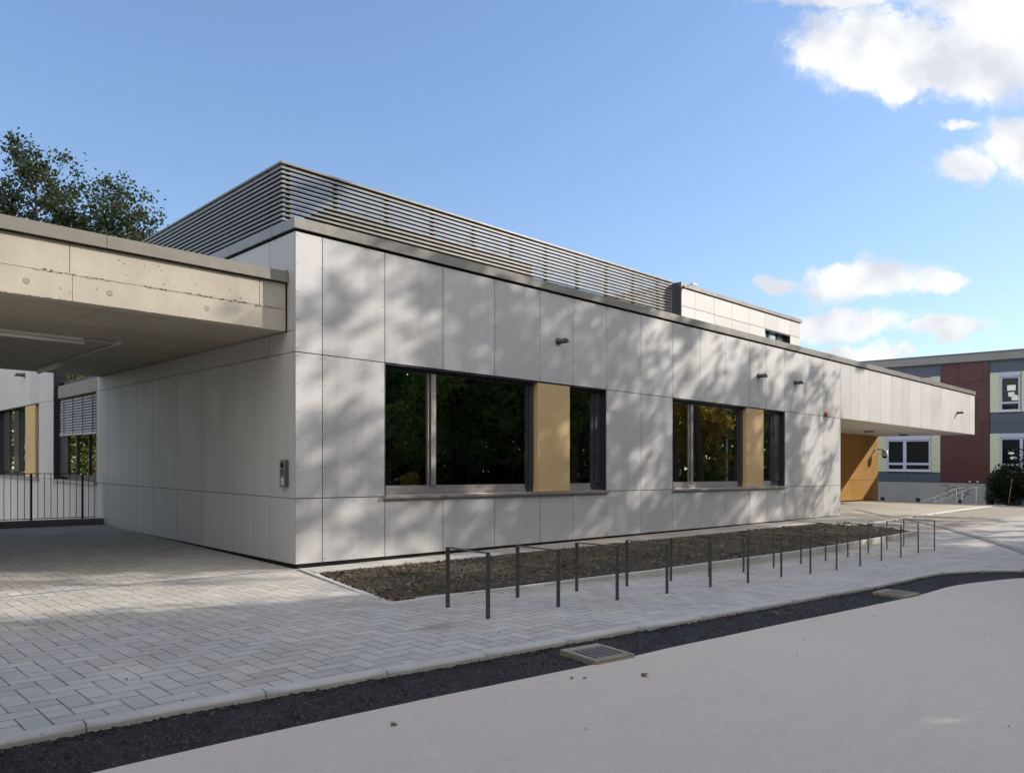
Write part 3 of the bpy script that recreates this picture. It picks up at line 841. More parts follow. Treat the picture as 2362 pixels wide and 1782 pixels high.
# coping, with the sheet joints
mb = MB()
cj = [-.045, 1.5, 4.4, 7.3, 10.2, 13.1, 16.0, 18.9, 21.8, 24.7, 27.6, 30.5, 33.4, 36.3, 40.87]
for a, b in zip(cj, cj[1:]):
    mb.hull8([(a + .002, -.05, 5.94), (b - .002, -.05, 5.94), (b - .002, .38, 5.94), (a + .002, .38, 5.94), (a + .002, -.05, 6.132), (b - .002, -.05, 6.132), (b - .002, .38, 6.105), (a + .002, .38, 6.105)])
cjy = [.384, .8, 3.8, 6.8, 9.8, 11.5]
for a, b in zip(cjy, cjy[1:]):
    mb.hull8([(-.045, a + .002, 5.94), (.38, a + .002, 5.94), (.38, b - .002, 5.94), (-.045, b - .002, 5.94), (-.045, a + .002, 6.132), (.38, a + .002, 6.105), (.38, b - .002, 6.105), (-.045, b - .002, 6.132)])
mb.box(-.05, .0, .785, .815, 5.93, 6.14)
part(mb, 'coping', M['coping'], bld)
mb = MB(); mb.box(.012, 40.8, .012, .25, 5.895, 5.939); mb.box(.012, .25, .25, 11.4, 5.895, 5.939)
part(mb, 'shadow_gap', M['joint'], bld)
# roof, rear walls and rooms
mb = MB(); mb.box(.29, 40.78, .29, 15, 5.86, 5.93); mb.box(.29, 14, 15, 30, 6.2, 6.3); mb.box(40.5, 40.8, .29, 5.05, 3.80, 5.92); mb.box(40.55, 40.8, 5.2, 15, -.2, 5.85); mb.box(14, 40.5, 14.7, 15, -.2, 5.85)
mb.box(13.7, 14, 15.01, 30, -1.7, 6.19); mb.box(.29, 13.7, 29.7, 30, -1.7, 6.19); mb.box(40.806, 40.818, .0, 5.05, 3.77, 5.93)
part(mb, 'roof', M['conc_grey'], bld)
mb = MB(); mb.box(.3, 23, .3, 6.2, -.08, 0, 1); mb.box(.3, 22.9, 6.0, 6.2, 0, 3.9); mb.box(9.9, 10.1, .3, 6, 0, 3.9); mb.box(.3, 23, .3, 6.2, 3.9, 4.0); mb.box(22.9, 23.1, .3, 6.2, 0, 3.9)
mb.box(5.8, 6.0, 6.3, 29.6, -.1, 5.8); mb.box(.3, 5.8, 6.3, 29.6, -.1, 0, 1); mb.box(.3, 5.8, 6.3, 29.6, 5.7, 5.8); mb.box(.3, 5.8, 17, 17.2, 0, 5.7)
part(mb, 'interior', [M['interior'], M['int_floor']], bld)
# dark plinth gap
mb = MB(); mb.box(.05, 22.85, .016, .029, -.15, .0); mb.box(.016, .029, .05, 11.4, -.12, .06)
part(mb, 'plinth_gap', M['joint'], bld)

def street_window(Wd):
    x0, x1 = Wd['x0'], Wd['x1']; RY = .165
    fr = MB()
    # reveals
    fr.box(x0 + .001, x0 + .02, .001, .30, Z1 + .02, Z2 - .005); fr.box(x1 - .02, x1 - .001, .001, .30, Z1 + .02, Z2 - .005)
    fr.box(x0 + .02, x1 - .02, .0145, .30, Z2 - .03, Z2 - .006)
    fr.box(x0 + .02, x1 - .02, RY + .02, .30, Z1 - .05, Z1 + .03)
    def member(a, b, z0, z1, y0=RY - .02, mi=0): fr.box(a, b, y0, RY + .06, z0, z1, mi)
    zb0, zb1, zt0, zt1 = Z1 + .035, 1.37, 3.665, Z2 - .031
    g1, g2, g3, ye = Wd['g1'], Wd['g2'], Wd['g3'], Wd['yel']
    # lower rail with a stepped profile
    for a, b in ((x0 + .021, g2[1] - .03), (ye[1] + .03, g3[1] - .03)):
        member(a, b, zb0, zb0 + .075, RY - .035, 1); member(a, b, zb0 + .0755, zb1, RY - .012, 1)
    member(g2[1] - .029, ye[0] + .02, zb0, zb1 + .0, RY - .012); member(g3[1] - .029, x1 - .021, zb0, zb1, RY - .012)
    member(x0 + .021, x1 - .021, zt0, zt1)
    member(x0 + .021, g1[0], zb1 + .001, zt0 - .001)
    member(g1[1], g1[1] + .03, zb1 + .001, zt0 - .001, RY - .022, 1); member(g1[1] + .032, g1[1] + .06, zb1 + .001, zt0 - .001, RY - .03, 0)
    member(g1[1] + .062, g2[0], zb1 + .001, zt0 - .001, RY - .05, 1)
    member(g2[1], ye[0] - .001, zb1 + .001, zt0 - .001); member(g2[1] + .09, ye[0] - .03, zb1 + .001, zt0 - .001, RY - .045)
    member(ye[1] + .001, g3[0], zb1 + .001, zt0 - .001)
    member(g3[1], x1 - .021, zb1 + .001, zt0 - .001); member(g3[1] + .13, x1 - .1, zb1 + .001, zt0 - .001, RY - .045)
    for xr in [g1[1] + .01, g2[0] - .02 + .1]: fr.disc((xr, RY - .036, zb0 + .12), .018, (0, -1, 0), .02, 8, 1)
    nb = 11
    for i in range(nb):
        xr = x0 + .35 + (g2[1] - x0 - .5) * i / (nb - 1); fr.disc((xr, RY - .036, zb0 + .03), .009, (0, -1, 0), .012, 6, 0)
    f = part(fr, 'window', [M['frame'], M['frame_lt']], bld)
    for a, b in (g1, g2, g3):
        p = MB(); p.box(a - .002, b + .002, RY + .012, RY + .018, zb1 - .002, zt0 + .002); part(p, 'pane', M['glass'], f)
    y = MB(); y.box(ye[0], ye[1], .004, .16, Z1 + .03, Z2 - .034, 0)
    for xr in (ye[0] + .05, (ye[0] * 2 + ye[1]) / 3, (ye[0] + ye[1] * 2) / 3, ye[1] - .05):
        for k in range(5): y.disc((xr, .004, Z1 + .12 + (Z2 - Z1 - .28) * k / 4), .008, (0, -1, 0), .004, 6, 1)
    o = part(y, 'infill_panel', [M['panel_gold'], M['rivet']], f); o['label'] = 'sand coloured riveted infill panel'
    s_ = MB(); js = [x0 - .03] + [q for q in JX if x0 + .2 < q < x1 - .2][::1] + [x1 + .02]
    js = [js[0], js[1] - .13, js[4 if len(js) > 5 else 2], js[5 if len(js) > 5 else 3], js[-1]]
    for a, b in zip(js, js[1:]):
        s_.hull8([(a + .003, -.075, 1.128), (b - .003, -.075, 1.128), (b - .003, .18, 1.160), (a + .003, .18, 1.160), (a + .003, -.075, 1.178), (b - .003, -.075, 1.178), (b - .003, .18, 1.20), (a + .003, .18, 1.20)])
    s_.box(js[0] - .006, js[0] + .001, -.085, .0, 1.115, 1.20); s_.box(js[-1] - .001, js[-1] + .006, -.085, 0, 1.115, 1.20)
    part(s_, 'sill', M['frame_lt'], f)
street_window(W1); street_window(W2)

# courtyard windows in the X = 0 wall
def court_window(y0, y1, z0, z1, bars, glasses, gold=None, blind=None, spandrel=None, sill=True):
    fr = MB(); RX = .19
    fr.box(.001, .3, y0 + .001, y0 + .02, z0 + .02, z1 - .002); fr.box(.001, .3, y1 - .02, y1 - .001, z0 + .02, z1 - .002)
    fr.box(.0145, .3, y0 + .02, y1 - .02, z1 - .03, z1 - .003); fr.box(RX + .01, .3, y0 + .02, y1 - .02, z0 - .03, z0 + .02)
    for a, b, c, d_ in bars: fr.box(RX - .03, RX + .06, a, b, c, d_)
    f = part(fr, 'window', M['frame'], bld)
    for a, b, c, d_ in glasses:
        p = MB(); p.box(RX + .012, RX + .018, a, b, c, d_); part(p, 'pane', M['glass_bright'], f)
    if gold:
        p = MB(); p.box(.004, .185, gold[0], gold[1], z0 + .03, z1 - .034); o = part(p, 'infill_panel', M['panel_gold'], f)
    if spandrel:
        p = MB(); p.box(.004, .17, y0 + .021, y1 - .55, spandrel[0], spandrel[1]); part(p, 'spandrel', M['coping'], f)
    if blind:
        p = MB(); a, b, c, d_ = blind; n = 13; st = (d_ - c) / n
        for i in range(n):
            zc = c + st * (i + .5)
            p.hull8([(.05, a, zc - .045), (.12, a, zc - .01), (.12, b, zc - .01), (.05, b, zc - .045), (.045, a, zc - .035), (.11, a, zc + .045), (.11, b, zc + .045), (.045, b, zc - .035)])
        p.box(.04, .13, a, b, c - .09, c - .02)
        for k in (.12, .37, .63, .88): p.box(.035, .045, a + (b - a) * k - .012, a + (b - a) * k + .012, c - .08, d_, 1)
        part(p, 'blind', [M['blind'], M['slat_dark']], f)
    if sill:
        p = MB(); p.hull8([(-.09, y0 - .05, z0 - .05), (.18, y0 - .05, z0 - .02), (.18, y1 + .05, z0 - .02), (-.09, y1 + .05, z0 - .05), (-.09, y0 - .05, z0), (.18, y0 - .05, z0 + .025), (.18, y1 + .05, z0 + .025), (-.09, y1 + .05, z0)])
        part(p, 'sill', M['frame_lt'], f)
court_window(11.47, 16.05, Z1, 5.6, [(11.5, 11.6, 1.25, 5.5), (15.0, 16.02, 1.25, 3.75), (11.61, 15.0, 1.2, 1.36), (12.75, 12.82, 1.37, 3.7), (14.0, 14.12, 1.37, 3.7), (11.61, 15.45, 4.18, 4.32), (13.2, 13.27, 4.33, 5.5), (14.4, 14.5, 4.33, 5.5), (11.6, 16.02, 3.72, 4.17)],
             [(11.6, 12.75, 1.36, 3.72), (12.82, 14.0, 1.36, 3.72), (14.12, 15.0, 1.36, 3.72), (11.6, 13.2, 4.32, 5.5), (13.27, 14.4, 4.32, 5.5), (14.5, 16.0, 4.32, 5.5)], blind=(11.5, 15.45, 2.66, 3.72), spandrel=(3.78, 4.17))
court_window(17.94, 24.5, Z1, Z2, [(17.97, 18.6, 1.25, 3.7), (19.9, 20.0, 1.3, 3.7), (21.7, 22.5, 1.3, 3.7), (23.3, 24.4, 1.3, 3.7), (19.9, 24.4, 1.2, 1.34), (21.25, 21.32, 1.35, 3.7)],
             [(20.0, 21.25, 1.34, 3.72), (21.32, 21.7, 1.34, 3.72), (22.5, 23.3, 1.34, 3.72)], gold=(18.45, 19.91))

# overflow pipes
def overflow_pipe(base, axis, z):
    mb = MB(); n = 14; r_ = .062; Lp = .33
    ax = Vector(axis); sd = Vector((-ax.y, ax.x, 0)); bx, by = base
    rings = []
    for (rr, d0) in ((r_ + .022, 0), (r_ + .022, .03), (r_, .03), (r_, None), (r_ - .01, None), (r_ - .01, .04)):
        ring = []
        for k in range(n):
            g = 2 * math.pi * k / n
            dd = d0 if d0 is not None else Lp - .075 * (1 + math.sin(g)) / 2
            p = Vector((bx, by, z)) + ax * dd + sd * math.cos(g) * rr + Vector((0, 0, 1)) * math.sin(g) * rr
            ring.append(len(mb.v)); mb.v.append(tuple(p))
        rings.append(ring)
    for i, (a, b) in enumerate(zip(rings, rings[1:])):
        for k in range(n):
            mb.f.append((a[k], a[(k + 1) % n], b[(k + 1) % n], b[k])); mb.mi.append(0); mb.tone.append(.5); mb.sm.append(i in (2, 4))
    mb.f.append(tuple(rings[-1])); mb.mi.append(1); mb.tone.append(.5); mb.sm.append(False)
    part(mb, 'overflow_pipe', [M['pipe'], M['joint']], bld)
for px_, pz in ((6.87, 4.77), (16.62, 4.82), (19.24, 4.815), (37.72, 4.80)): overflow_pipe((px_, 0), (0, -1, 0), pz)
overflow_pipe((0, 20.0), (-1, 0, 0), 4.88)

# entrance recess
mb = MB()
ox = [23.13, 25.3, 27.5, 29.7, 31.9, 33.6, 35.2, 36.736, 38.349, 39.831, 40.80]
for a, b in zip(ox, ox[1:]):
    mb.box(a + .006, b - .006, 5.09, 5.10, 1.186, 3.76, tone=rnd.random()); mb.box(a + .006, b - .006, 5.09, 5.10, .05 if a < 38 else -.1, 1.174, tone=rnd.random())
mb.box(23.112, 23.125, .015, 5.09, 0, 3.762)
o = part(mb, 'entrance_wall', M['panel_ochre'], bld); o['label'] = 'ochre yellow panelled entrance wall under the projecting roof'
mb = MB(); mb.box(23.0, 40.5, 5.11, 5.3, -.2, 3.9)
part(mb, 'backing_wall', M['core'], bld)
mb = MB()
for a, b in zip(JXU[17:], JXU[18:]):
    mb.box(a + .004, b - .004, .014, 5.085, 3.765, 3.785, tone=rnd.random())
o = part(mb, 'soffit', M['panel'], bld)

# rooftop storey
RYB = 2.0
mb = MB(); bx = [15.126, 16.016, 17.25, 18.474, 19.70, 20.944, 22.0, 23.042, 23.955]
panels_y(mb, bx, 7.196, 7.79, RYB, rivets=False); panels_y(mb, bx, 5.95, 7.196, RYB, rivets=False, skip=[(20.944, 22.0), (22.0, 23.042)])
panels_y(mb, [20.944, 22.0, 23.042], 5.95, 6.4, RYB, rivets=False)
mb.box(23.94, 23.95, RYB + .014, 9, 5.95, 7.79); mb.box(15.13, 15.14, RYB + .3, 9, 5.95, 7.79)
up = part(mb, 'rooftop_storey', [M['panel_far'], M['rivet']], bld)
mb = MB(); mb.box(15.2, 20.94, RYB + .02, RYB + .3, 5.95, 7.82); mb.box(23.05, 23.93, RYB + .02, RYB + .3, 5.95, 7.82); mb.box(20.94, 23.05, RYB + .02, RYB + .3, 7.2, 7.82); mb.box(20.94, 23.05, RYB + .02, RYB + .3, 5.95, 6.39); mb.box(15.2, 23.93, RYB + .3, 9, 7.7, 7.82); mb.box(15.2, 23.93, 8.9, 9, 5.95, 7.7)
mb.box(20.5, 23.5, 4, 4.1, 5.95, 7.7); mb.box(15.128, 23.94, RYB + .012, RYB + .02, 7.79, 7.825)
part(mb, 'backing_wall', M['core'], up)
mb = MB()
for a, b in zip([15.126, 17.5, 19.121, 22.0, 23.132, 24.03], [17.5, 19.121, 22.0, 23.132, 24.03]): mb.box(a + .003, b - .003, RYB - .045, 9.05, 7.826, 7.955)
for xj in (19.121, 22.0, 23.132): mb.box(xj - .006, xj + .006, RYB - .05, RYB - .04, 7.80, 7.99)
o = part(mb, 'coping', M['coping'], up)
mb = MB(); mb.box(15.09, 15.125, RYB - .05, RYB + .3, 5.95, 7.97); part(mb, 'end_fin', M['frame'], up)
mb = MB(); wy = RYB + .2
mb.box(20.945, 20.965, RYB, wy + .1, 6.4, 7.19); mb.box(23.02, 23.04, RYB + .001, wy + .1, 6.4, 7.19); mb.box(20.966, 23.019, RYB + .0145, wy + .1, 7.15, 7.19); mb.box(20.966, 23.019, RYB + .0145, wy + .1, 6.4, 6.43)
for a, b in ((20.967, 21.0), (21.5, 21.68), (22.27, 23.018)): mb.box(a, b, wy - .02, wy + .05, 6.431, 7.149)
wn = part(mb, 'window', M['frame'], up)
# its panes hang under the storey as well (two levels below the building)
for a, b in ((21.0, 21.5), (21.68, 22.27)):
    p = MB(); p.box(a, b, RYB + .215, RYB + .221, 6.431, 7.149); part(p, 'pane', M['glass_bright'], up)

# ------------------------------------------------------------------ louvre screen on the roof
LX, LY, LT = .912, 2.27, 8.02
lv = thing('louvre_screen', 'rooftop screen of many horizontal beige grey metal slats standing behind the parapet', 'louvre screen', (LX, LY, 5.93))
mb = MB(); pitch = .0975
zs_ = []
z = 7.925
while z > 5.98: zs_.append(z); z -= pitch
for z in zs_:
    for y0, y1, dz, mi in ((0, .022, 0, 0), (.0225, .112, -.004, 1)):
        hz = .045 if mi == 0 else .036
        mb.hull8([(LX + y0, LY + y0, z + dz - hz), (15.08, LY + y0, z + dz - hz), (15.08, LY + y1, z + dz - hz), (LX + y1, LY + y1, z + dz - hz), (LX + y0, LY + y0, z + dz), (15.08, LY + y0, z + dz), (15.08, LY + y1, z + dz), (LX + y1, LY + y1, z + dz)], mi)
        mb.hull8([(LX + y0, LY + y0 + .001, z + dz - hz), (LX + y1, LY + y1 + .001, z + dz - hz), (LX + y1, 15, z + dz - hz), (LX + y0, 15, z + dz - hz), (LX + y0, LY + y0 + .001, z + dz), (LX + y1, LY + y1 + .001, z + dz), (LX + y1, 15, z + dz), (LX + y0, 15, z + dz)], mi)
part(mb, 'slats', [M['slat'], M['slat_dark']], lv)
mb = MB()
mb.box(LX - .02, 15.09, LY - .02, LY + .16, LT - .042, LT); mb.box(LX - .02, LX + .16, LY + .161, 15.1, LT - .042, LT)
part(mb, 'top_rail', M['slat'], lv)
xsP = [LX + .22] + [LX + 1.35 * i for i in range(1, 11)]
for xp in xsP:
    mb = MB(); mb.box(xp - .035, xp + .035, LY + .122, LY + .20, 5.93, LT - .043); part(mb, 'post', M['slat_dark'], lv)
for yp in [3.1, 3.87, 4.8, 6.1, 7.2, 8.3, 9.6, 10.9, 12.2, 13.5]:
    mb = MB(); mb.box(LX + .122, LX + .20, yp - .045, yp + .045, 5.93, LT - .043); part(mb, 'post', M['panel_gold'], lv)
vu = thing('ventilation_unit', 'dark boxy ventilation unit glimpsed between the rooftop slats', 'ventilation unit', (4.2, 7.0, 5.93))
mb = MB(); mb.box(2.6, 9.5, 3.4, 5.2, 6.1, 7.72); part(mb, 'casing', M['slat_dark'], vu, bevel=.03)
for x in (3.0, 5.0):
    mb = MB(); mb.box(x, x + .8, 3.7, 4.9, 7.73, 7.80); part(mb, 'lid', M['frame'], vu)
for x in (2.8, 6, 9.3):
    mb = MB(); mb.box(x - .08, x + .08, 3.5, 5.1, 5.931, 6.099); part(mb, 'foot', M['slat_dark'], vu)

# ------------------------------------------------------------------ concrete canopy on the left
CY0, CZ0, CZ1 = .303, 4.154, 5.0
cn = thing('concrete_canopy', 'heavy raw concrete canopy roof bridging out to the left of the grey building', 'canopy', (-5, CY0, 0))
mb = MB(); xe = -.022
vj = [xe, -.52, -3.478, -6.4, -9.3, -11.5]
for a, b in zip(vj, vj[1:]):
    mb.hull8([(b + .006, CY0, 4.545), (a - .006, CY0, 4.545), (a - .006, CY0 + .3, 4.545), (b + .006, CY0 + .3, 4.545), (b + .006, CY0, CZ1), (a - .006, CY0, CZ1), (a - .006, CY0 + .3, CZ1), (b + .006, CY0 + .3, CZ1)])
vj2 = [xe, -3.44, -6.4, -9.3, -11.5]
for a, b in zip(vj2, vj2[1:]):
    n = 60
    for k in range(n):   # lower lift: its edges are slightly ragged
        xa = a - .004 + (b - a + .008) * k / n; xb = a - .004 + (b - a + .008) * (k + 1) / n
        r0 = .010 * max(0, mnoise.noise((xa * 9, 1, 0))); r1 = .010 * max(0, mnoise.noise((xb * 9, 1, 0)))
        t0 = .012 * abs(mnoise.noise((xa * 7, 5, 0))); t1 = .012 * abs(mnoise.noise((xb * 7, 5, 0)))
        mb.hull8([(xb, CY0 + .002, CZ0 - r1), (xa, CY0 + .002, CZ0 - r0), (xa, CY0 + .3, CZ0 - .0), (xb, CY0 + .3, CZ0 - .0), (xb, CY0 + .002, 4.540 - t1), (xa, CY0 + .002, 4.540 - t0), (xa, CY0 + .3, 4.543), (xb, CY0 + .3, 4.543)])
mb.box(-11.5, xe - .004, CY0 + .012, CY0 + .29, CZ0 + .02, CZ1 - .02)
for (hx, hz) in ((-4.024, 4.352), (-2.931, 4.354), (-1.440, 4.347), (-5.1, 4.35), (-6.3, 4.35)):
    for k in range(16):
        g0 = 2 * math.pi * k / 16; g1 = 2 * math.pi * (k + 1) / 16
        for ra, rb, ya, yb in ((.048, .040, .001, .006), (.030, .024, .004, .007)):
            mb.face([(hx + ra * math.cos(g0), CY0 - ya, hz + ra * math.sin(g0)), (hx + rb * math.cos(g0), CY0 - yb, hz + rb * math.sin(g0)), (hx + rb * math.cos(g1), CY0 - yb, hz + rb * math.sin(g1)), (hx + ra * math.cos(g1), CY0 - ya, hz + ra * math.sin(g1))])
# crumbly cold joint
for _ in range(650):
    x = rnd.uniform(-9, -.1); zc = 4.542 - .012 * abs(mnoise.noise((x * 7, 5, 0))) + rnd.gauss(0, .008) - (.0 if x > -3.4 else .0)
    if mnoise.noise((x * 1.3, 3, 3)) < -.15: continue
    s_ = rnd.uniform(.005, .016); mb.box(x, x + s_ * rnd.uniform(1, 3), CY0 - rnd.uniform(.001, .008), CY0 + .01, zc, zc + s_, rnd.choice((0, 0, 0, 1)))
for _ in range(420):
    x = rnd.uniform(-9, -.1); s_ = rnd.uniform(.004, .016)
    if mnoise.noise((x * 1.7, 8, 3)) < -.1: continue
    mb.box(x, x + s_ * rnd.uniform(1, 3), CY0 - rnd.uniform(0, .005), CY0 + .01, CZ0 - rnd.uniform(.0, .012), CZ0 + s_ * .8)
part(mb, 'fascia', [M['concrete'], M['pit']], cn)
mb = MB(); mb.box(-11.5, xe - .004, CY0 + .301, 11.15, CZ0 + .001, CZ1 - .02); part(mb, 'slab', M['soffit'], cn)
mb = MB()
for a, b in zip([.03, -2.99, -5.99, -8.99, -11.5], [-2.99, -5.99, -8.99, -11.5]):
    mb.box(b + .004, a - .004 - (.04 if a > 0 else 0), CY0 - .07, CY0 + .3, 5.02, 5.212)
part(mb, 'coping', M['coping'], cn)
mb = MB(); mb.box(-11.5, -.03, CY0 + .01, CY0 + .28, CZ1 - .001, 5.02); mb.box(-.021, -.003, CY0 - .012, CY0 + .02, CZ0 - .02, 5.25)
part(mb, 'shadow_gap', M['joint'], cn)
mb = MB(); mb.box(-11.5, -.03, CY0 + .31, 11.1, CZ1 - .015, 5.05); part(mb, 'roof', M['conc_grey'], cn)
mb = MB(); mb.box(-11.5, -11.2, CY0 + .6, 11.1, -.3, CZ0); part(mb, 'support_wall', M['conc_grey'], cn)

def tube_lamp(p, q, label):
    t = thing('tube_lamp', label, 'lamp', ((p[0] + q[0]) / 2, (p[1] + q[1]) / 2, CZ0 - .1), 'tube lamps under the canopy')
    d_ = (Vector(q) - Vector(p)).normalized()
    mb = MB(); mb.bar((*p, CZ0 - .03), (*q, CZ0 - .03), .06, .05); part(mb, 'housing', M['white'], t)
    mb = MB(); mb.tube([(*p, CZ0 - .085), (*q, CZ0 - .085)], .042, 12); part(mb, 'diffuser', M['white'], t)
    for e, sg in ((p, 1), (q, -1)):
        mb = MB(); mb.tube([(e[0] - d_.x * .03 * sg, e[1] - d_.y * .03 * sg, CZ0 - .085), (e[0] + d_.x * .02 * sg, e[1] + d_.y * .02 * sg, CZ0 - .085)], .048, 12)
        part(mb, 'end_cap', M['white_al'], t)
tube_lamp((-3.95, 3.93), (-2.34, 3.93), 'nearer tube lamp under the canopy, cut off by the left side of the picture')
tube_lamp((-1.67, 8.35), (-1.66, 10.35), 'farther tube lamp pointing away from the viewer in the dark rear of the canopy')
mb = MB(); mb.tube([(-2.30, 3.93, CZ0 - .03), (-1.70, 3.93, CZ0 - .03)], .016, 8); mb.tube([(-1.69, 3.93, CZ0 - .03), (-1.68, 8.3, CZ0 - .03)], .014, 8); mb.box(-1.76, -1.64, 3.87, 3.99, CZ0 - .055, CZ0)
tag(mb.build('cable_conduit', M['white_al'], origin=(-1.7, 3.93, zz(3.93, CZ0))), 'thin pale cable conduit on the canopy underside between the tube lamps', 'conduit')

# ------------------------------------------------------------------ railing at the back of the forecourt
RYR = 10.95
rl = thing('railing', 'thin black metal railing with upright bars at the rear of the covered forecourt', 'railing', (-3, RYR, .19))
mb = MB(); mb.box(-9.5, -.16, RYR - .022, RYR + .022, 1.425, 1.445); part(mb, 'top_rail', M['rail'], rl)
mb = MB(); mb.box(-9.5, -.16, RYR - .015, RYR + .015, .232, .25); part(mb, 'bottom_rail', M['rail'], rl)
base_b = None
for i in range(58):
    xb = -.187 - .1525 * i
    post = (i % 8) in (2,) or i == 10
    post = i in (2, 10, 18, 26, 34, 42, 50)
    mb = MB()
    if post:
        mb.box(xb - .025, xb + .025, RYR - .014, RYR + .014, .15, 1.424); part(mb, 'post', M['rail'], rl)
    else:
        mb.box(xb - .007, xb + .007, RYR - .007, RYR + .007, .251, 1.424); part(mb, 'baluster', M['rail'], rl)
mb = MB(); mb.box(-9.6, .0, RYR - .12, RYR + .16, -1.8, .195); struct(mb.build('retaining_kerb', M['conc_grey']))

# ------------------------------------------------------------------ things fixed to the walls
ic = thing('intercom_panel', 'slim dark metal door intercom mounted on the shaded side wall beside the corner', 'intercom', (0, .34, 1.36))
mb = MB(); mb.box(-.075, -.001, .235, .44, 1.36, 1.85); part(mb, 'housing', mat('intercom_steel', (.13, .13, .125), .4, .6), ic, bevel=.006)
mb = MB(); mb.box(-.079, -.0752, .30, .385, 1.71, 1.80); part(mb, 'camera_window', M['joint'], ic)
mb = MB()
for k in range(7): mb.box(-.078, -.0752, .29, .385, 1.58 + k * .015, 1.586 + k * .015)
part(mb, 'speaker_grille', M['joint'], ic)
for k in range(4):
    mb = MB(); mb.box(-.084, -.0752, .275, .37, 1.405 + k * .036, 1.423 + k * .036); part(mb, 'name_button', M['white'], ic)
al = thing('alarm_beacon', 'small orange flashing alarm beacon fixed on the joint of the grey wall near the entrance', 'beacon', (21.72, 0, 3.76))
mb = MB(); mb.box(21.66, 21.78, -.09, -.001, 3.74, 3.83); part(mb, 'base', M['pipe'], al, bevel=.008)
mb = MB(); mb.tube([(21.72, -.05, 3.831), (21.72, -.05, 3.90), (21.72, -.05, 3.94), (21.72, -.05, 3.96)], [.055, .055, .045, .02], 14); part(mb, 'lens', M['orange'], al)
sc_ = thing('security_camera', 'grey dome security camera on a wall bracket at the end of the ochre entrance wall', 'camera', (40.35, 5.05, 2.9))
mb = MB(); mb.box(40.26, 40.42, 5.06, 5.088, 2.83, 3.05); mb.tube([(40.34, 5.06, 2.96), (40.34, 4.8, 2.99), (40.34, 4.62, 2.97), (40.34, 4.55, 2.90)], .04, 10); part(mb, 'bracket', M['white_al'], sc_)
mb = MB(); mb.tube([(40.34, 4.55, 2.93), (40.34, 4.55, 2.90), (40.34, 4.55, 2.62), (40.34, 4.55, 2.58)], [.10, .17, .17, .15], 18); part(mb, 'housing', M['white_al'], sc_)
mb = MB(); mb.tube([(40.34, 4.55, 2.58), (40.34, 4.55, 2.53), (40.34, 4.55, 2.48), (40.34, 4.55, 2.455)], [.145, .13, .09, .03], 18); part(mb, 'dome', M['joint'], sc_)
rc = thing('security_camera', 'tiny camera on a bent arm at the left end of the white rooftop storey', 'camera', (15.4, 1.95, 7.83))
mb = MB(); mb.box(15.24, 15.34, 1.90, 1.954, 7.80, 7.87); mb.tube([(15.29, 1.92, 7.84), (15.29, 1.80, 7.85), (15.42, 1.74, 7.92)], .014, 8); part(mb, 'bracket', M['frame_lt'], rc)
mb = MB(); mb.bar((15.40, 1.74, 7.92), (15.62, 1.70, 7.915), .07, .06); part(mb, 'housing', M['frame_lt'], rc)
for (x, y, lab) in ((33.9, 3.0, 'nearer round flat ceiling lamp on the underside of the projecting entrance roof'), (38.7, 2.95, 'farther round ceiling lamp close to the rear edge of the projecting entrance roof')):
    t = thing('ceiling_lamp', lab, 'lamp', (x, y, 3.70), 'ceiling lamps at the entrance')
    mb = MB(); mb.tube([(x, y, 3.762), (x, y, 3.70)], .24, 24); part(mb, 'housing', M['frame'], t)
    mb = MB(); mb.tube([(x, y, 3.70), (x, y, 3.675), (x, y, 3.665)], [.19, .18, .15], 24); part(mb, 'diffuser', M['white_al'], t)

# ------------------------------------------------------------------ a chair and tables behind the windows
ct = thing('table', 'pale table indoors by the left end of the large window, carrying the orange chair', 'table', (2.8, 1.0, 0))
mb = MB(); mb.box(2.05, 4.3, .32, 1.1, .70, .74); part(mb, 'tabletop', M['pale'], ct)
for x in (2.12, 4.23):
    for y in (.39, 1.03):
        mb = MB(); mb.tube([(x, y, 0), (x, y, .699)], .025, 10); part(mb, 'leg', M['inox'], ct)
ch = thing('chair', 'orange shell chair set on a table behind the lower left window pane', 'chair', (2.85, .95, .745))
mb = MB()
def shell(u, v):
    a = (u - .5) * 2; wd = .26 * (1 - .25 * max(0, v - .6) ** 2 * 6)
    return (2.80 + a * wd, .42 - .10 * (1 - a * a) - .03 * v, 1.22 + .42 * v - .05 * abs(a) ** 3 * v)
mb.grid(shell, 16, 10)
mb.grid(lambda u, v: (2.80 + (u - .5) * .46, .44 + .42 * v, 1.19 + .04 * (2 * u - 1) ** 2), 10, 8)
part(mb, 'shell', M['orange_chair'], ch)
for x in (2.68, 3.06):
    for y in (.48, .82):
        mb = MB(); mb.tube([(x, y, .745), (x * .9 + 2.87 * .1, y, 1.19)], .012, 8); part(mb, 'leg', M['inox'], ch)
t2 = thing('cabinet', 'pale low cabinet indoors behind the narrow pane of the large window', 'cabinet', (9.2, 1.0, 0))
mb = MB(); mb.box(8.82, 9.6, .8, 1.3, .08, 1.57); part(mb, 'body', M['pale'], t2)
mb = MB(); mb.box(8.82, 9.6, .79, .799, .1, .8); part(mb, 'door', M['white_al'], t2)

